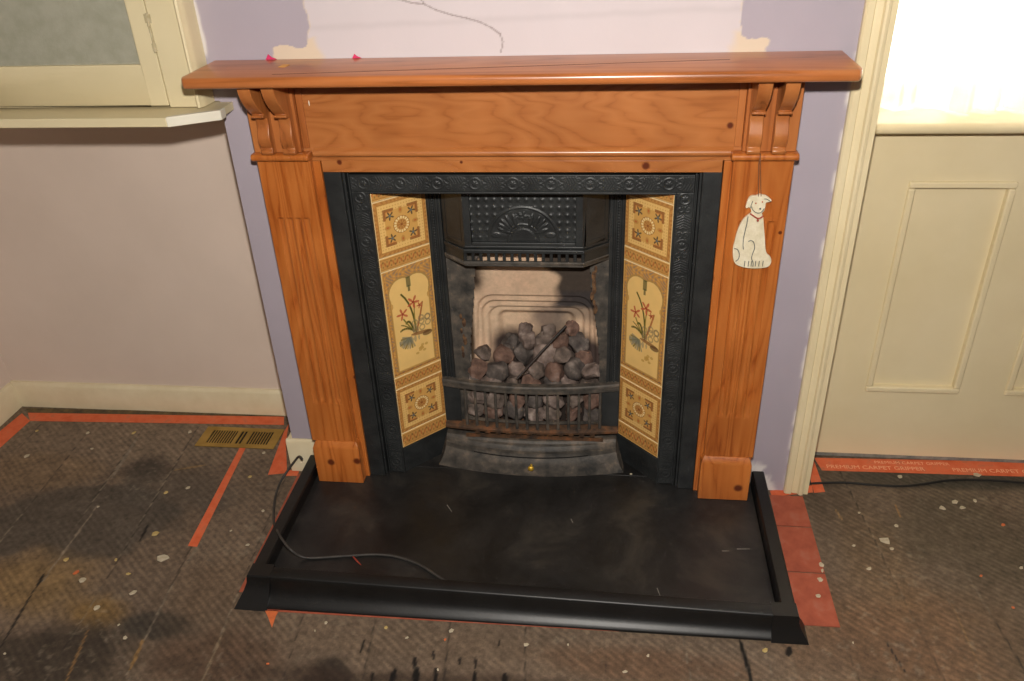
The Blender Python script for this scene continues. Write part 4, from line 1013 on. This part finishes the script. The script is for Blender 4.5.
# ---- quarry tiles around the kerb
def quad(name, pts, mat, z0=FZ, h=0.002, parent=None, bevel=0.0006):
    mb = MB().prism([tuple(p) for p in pts], 'z', z0+0.0002, z0+h); return build(name, mb, mat, parent, bevel=bevel)
ty = [(0.030, -0.094), (-0.098, -0.262), (-0.266, -0.434)]
lab = ['red quarry tile beside the kerb nearest the wall, right of the hearth', 'middle red quarry tile of the row right of the hearth kerb', 'front red quarry tile by the right corner of the hearth kerb']
for k, (a, b_) in enumerate(ty):
    o = quad('quarry_tile', [(0.690, b_), (0.785, b_), (0.785, a), (0.690, a)], M['quarry'], h=0.0035, bevel=.001); tag(rebase(o), lab[k], 'tile', 'red quarry tiles beside the hearth')
o = quad('quarry_tile', [(-0.706, -0.440), (-0.655, -0.440), (-0.655, 0.03), (-0.712, 0.03)], M['quarry'], h=0.002); tag(rebase(o), 'narrow red tile edge showing along the left side of the hearth kerb', 'tile')
o = quad('quarry_tile', [(-0.61, -0.4955), (0.30, -0.4875), (0.30, -0.45), (-0.61, -0.45)], M['quarry'], h=0.002); tag(rebase(o), 'thin red tile edge showing along the front of the hearth kerb', 'tile')

# ================================================================== FLOOR BITS
def fquad(name, pix, label, mat=None, h=0.0012, cat='floor strip', group='orange carpet gripper strips left on the floor'):
    pts = [fp(*p) for p in pix]
    o = quad(name, pts, mat or M['strip'], h=h, bevel=0); return tag(o, label, cat, group)
def fin(o): return rebase(o)
st = fquad('gripper_strip', [(28, 413), (284, 417), (284, 425), (30, 421)], 'orange printed strip along the alcove skirting on the left floor'); 
mb = MB().prism([fp(26, 408.5), fp(284, 413), fp(284, 416.6), (fp(28, 412.6))], 'z', FZ+.0002, FZ+.001); fin(st)
o = build('dark_line', mb, M['strip_dark']); tag(rebase(o), 'dark line between the alcove skirting and the orange strip', 'dirt')  # thin dark brown line along the foot of the skirting
fin(fquad('gripper_strip', [(-30, 456), (22, 413.5), (30, 421), (-30, 475)], 'short orange strip running to the left wall skirting corner'))
fin(fquad('gripper_strip', [(240, 447.5), (246, 447.5), (197, 547), (188, 546)], 'orange strip lying in a board gap below the brass floor vent'))
fin(fquad('gripper_strip', [(284, 432), (289, 424), (286, 441), (287, 473), (268, 475)], 'orange torn strip wedge between the brass vent and chimney breast'))
fin(fquad('gripper_strip', [(289, 470.5), (300, 469.5), (297, 476), (286, 476)], 'small orange scrap at the skirting beside the kerb on the left'))
pts = [fp(814, 458), fp(1260, 467), fp(1260, 484), fp(822, 470.5)]
R_ = thing('gripper_strip', 'long orange printed strip along the foot of the cream window panelling', 'floor strip', (1.2, 0.2, FZ), 'orange carpet gripper strips left on the floor')
quad('strip_body', pts, M['strip'], h=0.0014, parent=R_, bevel=0)
def text_obj(body, size, loc, rotz, mat, parent):
    cu = bpy.data.curves.new('printed_text', 'FONT'); cu.body = body; cu.size = size; cu.extrude = 0.0001; cu.resolution_u = 2
    t = bpy.data.objects.new('tmp', cu); dg = bpy.context.evaluated_depsgraph_get(); COL.objects.link(t); dg.update()
    me = bpy.data.meshes.new_from_object(t.evaluated_get(bpy.context.evaluated_depsgraph_get())); bpy.data.objects.remove(t)
    me.materials.clear(); me.materials.append(mat)
    me.transform(Matrix.Translation(Vector(loc)) @ Matrix.Rotation(rotz, 4, 'Z'))
    o = bpy.data.objects.new('printed_text', me); place(o, parent); return o
a0, a1 = fp(825, 468.5), fp(1010, 473.5); ang = math.atan2(a1[1]-a0[1], a1[0]-a0[0])
for k in range(2): text_obj('PREMIUM CARPET GRIPPER', 0.0235, (a0[0]+.005+k*.36, a0[1]+.001+k*.36*math.tan(ang), FZ+0.0015), ang, M['strip_text'], R_)
a0 = fp(833, 462.3); text_obj('PREMIUM CARPET GRIPPER', 0.018, (a0[0]+.12, a0[1]+.001, FZ+0.0015), ang, M['strip_text'], R_)
fin(fquad('gripper_strip', [(805, 458), (813, 458.5), (825, 492), (814, 493)], 'orange strip folded along the foot of the cream architrave on the right'))
fin(fquad('gripper_strip', [(770, 491), (812, 485.5), (813, 492.5), (772, 497)], 'thin orange strip under the black cable beside the kerb right end'))

# brass floor register
Vt = thing('floor_vent', 'brass floor register set in the boards of the left alcove', 'vent', (-0.966, 0.20, FZ))
vx0, vx1, vy0, vy1 = -1.100, -0.834, 0.146, 0.250
def vq(x0, x1, y0, y1, z0=FZ+.0012, z1=FZ+.004): return (x0, x1, y0, y1, z0, z1)
mb = MB(); gx0, gx1, gx2, gx3, gx4, gx5 = vx0+.030, vx0+.118, vx0+.128, vx0+.152, vx0+.166, vx1-.026
mb.box(*vq(vx0, gx0, vy0, vy1)); mb.box(*vq(gx0, vx1, vy0, vy0+.018)); mb.box(*vq(gx0, vx1, vy1-.018, vy1)); mb.box(*vq(gx5, vx1, vy0+.018, vy1-.018))
mb.box(*vq(gx1, gx2, vy0+.018, vy1-.018)); mb.box(*vq(gx3, gx4, vy0+.018, vy1-.018))
build('vent_plate', mb, M['brass_vent'], Vt, bevel=.0006)
for (a, b_, n_) in ((gx0, gx1, 10), (gx2, gx3, 2), (gx4, gx5, 8)):
    w = (b_-a)/n_
    for k in range(n_):
        mb = MB().box(a+k*w+(w*0.62), a+k*w+w, vy0+.018, vy1-.018, FZ+.0012, FZ+.0034); build('louvre', mb, M['brass_vent'], Vt)
mb = MB().box(vx0+.01, vx1-.01, vy0+.01, vy1-.01, FZ+.0002, FZ+.0010); build('duct_shade', mb, M['dark'], Vt)  # flat dark sheet in place of the unlit duct below the louvres

# cables
cb_px = [(302, 459, .05), (299, 456.5, .04), (294, 462, .012), (282, 479, FZ+.004), (276, 494, FZ+.004), (274, 508, FZ+.004), (274, 522, 0.0), (278, 532, .041), (284, 542, .041), (291, 550, .036), (300, 556, .012), (312, 558, .004), (345, 556, .004), (376, 554.5, .004), (398, 557, .004), (420, 565, .004), (439, 577, .007), (453, 585, .012)]
P = [tuple(un(px, py, 2, z)) for px, py, z in cb_px]
def catmull(P, n=6):
    P = [Vector(p) for p in P]; out = []
    for i in range(len(P)-1):
        p0, p1, p2, p3 = P[max(i-1, 0)], P[i], P[i+1], P[min(i+2, len(P)-1)]
        for k in range(n):
            t = k/n; out.append(0.5*((2*p1)+(p2-p0)*t+(2*p0-5*p1+4*p2-p3)*t*t+(3*p1-p0-3*p2+p3)*t**3))
    out.append(P[-1]); return out
mb = MB().tube(catmull(P), 0.0036, 8); tag(rebase(build('cable', mb, M['cable'], smooth=70)), 'grey brown cable curling over the kerb onto the hearth slab', 'cable')
P = [tuple(un(px, py, 2, FZ+.0045)) for px, py in [(768, 488), (784, 487), (800, 484.5), (820, 483), (845, 482.5), (870, 484.5), (900, 486), (922, 484), (945, 480.5), (965, 479.5), (985, 480), (1005, 481), (1040, 484), (1080, 486), (1150, 489), (1240, 492)]]
mb = MB().tube(catmull(P), 0.0036, 8); tag(rebase(build('cable', mb, M['cable_black'], smooth=70)), 'thin black cable running along the floor below the window panelling', 'cable')

# paint flakes and debris
flk = [(27, 456, 7, 'w'), (37, 431, 4, 'y'), (88, 433, 4, 'w'), (134, 433, 5, 'y'), (190, 432, 5, 'w'), (92, 449, 4, 'w'), (98, 507, 3, 'w'), (166, 493, 6, 'y'), (188, 488, 6, 'w'), (155, 534, 8, 'y'),
       (163, 558, 14, 'w'), (66, 560, 6, 'y'), (83, 580, 7, 'w'), (116, 560, 5, 'y'), (128, 574, 6, 'y'), (133, 593, 7, 'w'), (97, 608, 8, 'w'), (125, 638, 6, 'w'), (119, 625, 3, 'w'), (76, 573, 7, 'o'),
       (250, 477, 4, 'y'), (264, 453, 5, 'w'), (263, 511, 4, 'w'), (231, 531, 3, 'w'), (248, 545, 5, 'w'), (5, 654, 3, 'w'), (326, 623, 5, 'w'), (386, 628, 5, 'y'), (407, 638, 4, 'w'), (451, 631, 6, 'w'), (526, 645, 6, 'w'),
       (315, 631, 3, 'w'), (445, 640, 4, 'o'), (438, 670, 3, 'w'), (268, 664, 4, 'o'), (765, 651, 7, 'y'), (568, 645, 3, 'w'), (648, 656, 4, 'w'), (625, 672, 6, 'w'), (900, 477, 6, 'w'), (977, 475, 8, 'w'), (942, 508, 7, 'w'),
       (955, 502, 8, 'w'), (962, 508, 6, 'w'), (975, 501, 5, 'w'), (1003, 525, 5, 'o'), (885, 541, 11, 'w'), (854, 546, 4, 'w'), (892, 549, 5, 'w'), (869, 569, 6, 'w'), (820, 581, 6, 'w'), (821, 566, 7, 'w'), (818, 597, 5, 'w'), (822, 572, 5, 'w'),
       (1021, 568, 5, 'w'), (981, 576, 4, 'o'), (853, 643, 3, 'w'), (1013, 608, 3, 'o'), (859, 513, 3, 'w'), (896, 526, 5, 'w')]
for i, (px, py, s_, k) in enumerate(flk):
    x, y = fp(px, py); d = np.linalg.norm(np.array([x, y, FZ])-CP); r = s_*0.5*d/FPX*0.9
    rn = random.Random(i*13+1); n_ = rn.choice((5, 6, 7)); an = rn.uniform(0, 6); el = rn.uniform(1.3, 2.2)
    pts = []
    for q in range(n_):
        a = 2*pi*q/n_+rn.uniform(-.25, .25); rr = r*rn.uniform(.7, 1.15); ux, uy = rr*cos(a), rr*sin(a)/el*1.3
        pts.append((x+ux*cos(an*0.3)-uy*sin(an*0.3), y+ux*sin(an*0.3)+uy*cos(an*0.3)))
    zt = 0.0035 if 0.69 < x < 0.786 and y > -.434 else 0.0
    mb = MB().prism(pts, 'z', FZ+zt+.0003, FZ+zt+.0022)
    o = build('paint_chip', mb, {'w': M['chip'], 'y': M['chip_y'], 'o': M['orange_bit']}[k])
    side = 'left of the hearth' if px < 290 else ('in front of the kerb' if px < 800 else 'right of the hearth')
    cn = {'w': 'pale', 'y': 'yellowish', 'o': 'orange'}[k]
    tag(rebase(o), '%s paint chip among the debris on the floorboards %s' % (cn, side), 'paint chip', '%s paint chips on the floor %s' % (cn, side))
# bits on the hearth and at its front
mb = MB().prism([fp(266, 600), fp(279, 601), fp(277, 606), fp(265, 605)], 'z', FZ+.0225, FZ+.026) if False else MB().prism([fp(265, 611), fp(279, 611), fp(276, 616), (fp(272, 628)), fp(268, 617)], 'z', FZ+.0003, FZ+.002)
tag(rebase(build('splinter', mb, M['orange_bit'])), 'orange wood splinter by the front left corner of the kerb', 'splinter')
mb = MB().tube([tuple(un(353, 556.5, 2, .0075)), tuple(un(357, 561, 2, .003)), tuple(un(361, 565, 2, .002))], [.0018, .0025, .001], 6)
tag(rebase(build('splinter', mb, plain('red_splinter', L(130, 44, 30), L(150, 56, 36), .7, 30))), 'tiny red splinter beside the cable on the black hearth slab', 'splinter')
mb = MB().ball(tuple(un(631, 474, 2, .003)), .0035, 7, 5, (1.2, .8, .8))
tag(rebase(build('debris', mb, M['chip'])), 'small pale crumb of debris by the right end of the ash pit cover', 'debris')
for i, (pp, lb) in enumerate([([(720, 598, 0)] , '')][:0]): pass
scr = [[(657, 588), (661, 598)], [(722, 551), (729, 551)], [(737, 549), (750, 549)], [(571, 519), (573, 523)], [(447, 505), (452, 512)]]
mb = MB()
for a, b_ in scr:
    A, B = un(*a, 2, 0.0), un(*b_, 2, 0.0); d = (B-A)/np.linalg.norm(B-A); nn = np.array([-d[1], d[0]])*.0011
    mb.prism([(A[0]-nn[0], A[1]-nn[1]), (B[0]-nn[0]*.4, B[1]-nn[1]*.4), (B[0]+nn[0]*.4, B[1]+nn[1]*.4), (A[0]+nn[0], A[1]+nn[1])], 'z', 0.0001, 0.0004)
sc = build('paint_smear', mb, plain('pale_scuff', L(120, 116, 108), L(150, 146, 136), .8, 60)); sc.parent = bpy.data.objects['hearth_slab']; sc.location = -Vector(bpy.data.objects['hearth_slab'].location)
# scraps along the back of the mantel shelf
for nm, px, py, mt, lb, r in (('paper_scrap', 270, 59, 'pink', 'magenta scrap of paper at the back left of the mantel shelf', .011), ('paper_scrap', 356, 59.5, 'pink', 'second magenta scrap farther along the back of the mantel shelf', .009)):
    v = un(px, py, 1, WY-0.006); x = float(v[0])
    mb = MB().prism([(x-r, 1.1904), (x-r*.3, 1.1904+r*1.1), (x+r*.4, 1.1904+r*.5), (x+r*1.5, 1.1910)], 'y', WY-.006, WY-.004)
    tag(rebase(build(nm, mb, M[mt])), lb, 'scrap')
v = un(284, 66, 2, 1.1904)
mb = MB().prism([(v[0]-.009, v[1]-.012), (v[0]+.007, v[1]-.014), (v[0]+.009, v[1]+.012), (v[0]-.007, v[1]+.014)], 'z', 1.1903, 1.1912)
tag(rebase(build('paper_scrap', mb, plain('yellow_tape', L(206, 140, 60), L(226, 168, 84), .6, 40))), 'small yellow scrap on the mantel shelf near its left end', 'scrap')

# ================================================================== DOG ORNAMENT
def dg(cx, cy, y=-0.030):      # coordinates read in the 6.81x crop at 720,180
    v = un(720+cx/6.81, 180+cy/6.81, 1, y); return (float(v[0]), float(v[2]))
D = thing('dog_ornament', 'cream ceramic sitting dog hanging by a cord on the right pilaster', 'ornament', (0.556, -0.03, 0.71))
out = [(270, 100), (290, 102), (310, 106), (330, 118), (350, 138), (345, 148), (322, 152), (312, 158), (308, 185), (300, 210), (285, 228), (292, 245), (296, 270), (300, 330), (306, 400), (310, 470), (322, 505), (340, 520), (350, 545), (343, 575), (325, 592), (290, 600), (240, 603), (190, 600), (150, 592), (115, 578), (96, 555), (88, 510), (90, 460), (100, 420), (112, 370), (130, 320), (150, 282), (176, 252), (200, 235), (213, 220), (208, 195), (196, 186), (182, 192), (176, 186), (183, 155), (198, 122), (220, 108), (245, 108)]
def smooth_poly(pts, n=4):
    m_ = len(pts); o_ = []
    for i in range(m_):
        p0, p1, p2, p3 = [np.array(pts[(i+k-1) % m_], float) for k in range(4)]
        for k in range(n):
            t = k/n; o_.append(tuple(0.5*(2*p1+(p2-p0)*t+(2*p0-5*p1+4*p2-p3)*t*t+(3*p1-p0-3*p2+p3)*t**3)))
    return o_
po = [dg(*p) for p in smooth_poly(out)]
yb = -0.0235
bm = bmesh.new()
vs_ = [bm.verts.new((x, yb-0.0095, z)) for x, z in po]; fc = bm.faces.new(vs_)
ex = bmesh.ops.inset_region(bm, faces=[fc], thickness=0.004, depth=0.0)
bmesh.ops.recalc_face_normals(bm, faces=bm.faces)
inner = [v for v in bm.verts if v not in vs_]
for v in vs_: v.co.y += 0.0035
er = bmesh.ops.extrude_edge_only(bm, edges=[e for e in bm.edges if len(e.link_faces) == 1])
nv = [v for v in er['geom'] if isinstance(v, bmesh.types.BMVert)]
for v in nv: v.co.y = yb
bmesh.ops.contextual_create(bm, geom=[e for e in bm.edges if len(e.link_faces) == 1])
bmesh.ops.triangulate(bm, faces=[f for f in bm.faces if len(f.verts) > 4])
bmesh.ops.recalc_face_normals(bm, faces=bm.faces)
me = bpy.data.meshes.new('body'); bm.to_mesh(me); bm.free(); me.materials.append(M['dog']); me.polygons.foreach_set('use_smooth', [True]*len(me.polygons)); me.set_sharp_from_angle(angle=radians(50))
place(bpy.data.objects.new('body', me), D)
yf = yb-0.0098
def stroke(name, pts, r, mat, n=5):
    P = [(dg(*p)[0], yf, dg(*p)[1]) for p in pts]; mb = MB().tube(catmull(P, n), r, 6); build(name, mb, mat, D, smooth=70)
stroke('painted_line', [(190, 245), (180, 300), (168, 350), (158, 400), (156, 440), (158, 468)], .0010, M['dog_line'])
stroke('painted_line', [(192, 415), (212, 408), (230, 425), (234, 460), (220, 500), (214, 530), (224, 560), (222, 585)], .0010, M['dog_line'])
stroke('painted_line', [(96, 462), (118, 470), (130, 500), (126, 530), (106, 550)], .0010, M['dog_line'])
for x in (166, 192, 212, 240, 264, 290): stroke('toe_line', [(x+3, 548), (x, 565), (x-2, 584)], .0009, M['dog_line'], 3)
stroke('mouth_line', [(214, 178), (222, 200), (240, 216), (262, 222), (284, 212), (300, 190)], .0009, M['dog_line'])
stroke('ear_line', [(205, 190), (212, 165), (222, 140)], .0008, M['dog_line'])
stroke('ear_line', [(345, 145), (320, 128), (300, 125)], .0008, M['dog_line'])
stroke('collar', [(205, 226), (225, 240), (250, 256), (272, 256), (293, 240)], .0019, M['dog_red'])
x, z = dg(256, 272); build('collar_tag', MB().ball((x, yf, z), .0030, 8, 6), M['dog_red'], D, smooth=60)
x, z = dg(272, 192); build('nose', MB().ball((x, yf, z), .0022, 8, 6), M['dog_line'], D, smooth=60)
for p in ((243, 155), (287, 146)):
    x, z = dg(*p); build('eye', MB().ball((x, yf, z), .0017, 8, 6), M['orange_bit'], D, smooth=60)
hx, hz = dg(262, 106)
tx = float(un(759, 157, 1, -.038)[0])
mb = MB().tube([(hx, yb-.006, hz-.002), (tx+.001, -0.0385, 0.972), (tx+.002, -0.0395, 0.985), (tx+.002, -.036, .9925)], .0011, 6); mb.tube([(hx+.006, yb-.006, hz-.002), (tx+.004, -0.0385, 0.972), (tx+.003, -0.0395, 0.985), (tx+.003, -.036, .9925)], .0011, 6)
build('hanging_cord', mb, M['string'], D, smooth=70)

# ================================================================== LEFT: SILL SHELF AND WALL CUPBOARD
Sh = thing('alcove_shelf', 'cream painted shelf with angled end spanning the left alcove under the cupboard', 'shelf', (-1.25, 0.1, 1.075))
mb = MB().prism([(-1.844, -0.080), (-0.786, -0.080), (-0.722, -0.0455), (-0.722, WY-0.001), (-0.722, 0.344), (-1.844, 0.344)], 'z', 1.0755, 1.0940)
mb.prism([(-0.722, -0.0455), (-0.686, -0.0225), (-0.686, WY-0.001), (-0.722, WY-.001)], 'z', 1.0755, 1.0940)
build('shelf_board', mb, M['cream'], Sh, bevel=.001)
mb = MB().box(-1.844, -0.783, -0.094, -0.0805, 1.0745, 1.0955); build('front_edging', mb, M['cream'], Sh, bevel=.002)
mb = MB().prism([(-0.7825, -0.094), (-0.678, -0.0345), (-0.678, -0.008), (-0.6855, -0.010), (-0.6855, -0.0235), (-0.785, -0.0803)], 'z', 1.0738, 1.0965)
o = build('end_edging', mb, M['cream_new'], Sh, bevel=.002); o['label'] = 'fresh white end edging'

Cb = thing('wall_cupboard', 'cream wall cupboard with grey green door panel above the left alcove shelf', 'cupboard', (-1.30, 0.15, 1.095))
mb = MB(); mb.box(-0.8165, -0.7475, 0.0, 0.344, 1.0960, 2.3); mb.box(-1.843, -0.8165, 0.022, 0.344, 1.0960, 2.3)
build('carcass', mb, M['cream'], Cb, bevel=.001)
mb = MB().prism([(-0.7473, 0.002), (-0.7470, -0.006), (-0.743, -0.010), (-0.738, -0.008), (-0.736, -0.001), (-0.7335, 0.004), (-0.732, 0.010), (-0.731, 0.020), (-0.7300, WY-0.001), (-0.7473, WY-.001)], 'z', 1.0960, 2.3)
build('edge_moulding', mb, M['cream'], Cb, smooth=40)
dz0, dz1 = 1.1000, 2.28; px0, px1, pz0 = -1.50, -0.862, 1.194
mb = MB(); mb.box(px1, -0.8185, -0.002, 0.021, dz0, dz1); mb.box(-1.62, px0, -0.002, 0.021, dz0, dz1); mb.box(px0, px1, -0.002, 0.021, dz0, pz0); mb.box(px0, px1, -0.002, 0.021, 2.18, dz1)
dr = build('door', mb, M['cream'], Cb, bevel=.0015)
mb = MB().box(px0-.002, px1+.002, 0.008, 0.014, pz0-.002, 2.185); build('door_panel', mb, M['grey_cloth'], dr)
mb = MB()
for a, b_ in (((-0.817, 1.300), (-0.817, 1.222)),):
    mb.box(-0.8205, -0.8150, -0.0052, -0.0015, 1.262, 1.305); mb.box(-0.8255, -0.8100, -0.0038, -0.0018, 1.284, 1.303)
    mb.tube([(-0.8178, -.004, 1.305), (-0.8178, -.004, 1.225)], .0022, 8); mb.ball((-0.8178, -.004, 1.279), .0042, 8, 6); mb.ball((-0.8178, -.0035, 1.223), .0042, 8, 6); mb.box(-0.8235, -0.8125, -0.0036, -0.0018, 1.223, 1.240)
build('hinge', mb, plain('painted_over_hinge', L(170, 156, 120), L(190, 178, 146), .45, 60), dr, bevel=.0006)
mb = MB(); mb.box(-1.843, -1.622, -0.002, 0.021, dz0, dz1); d2 = build('door', mb, M['cream'], Cb, bevel=.0015)
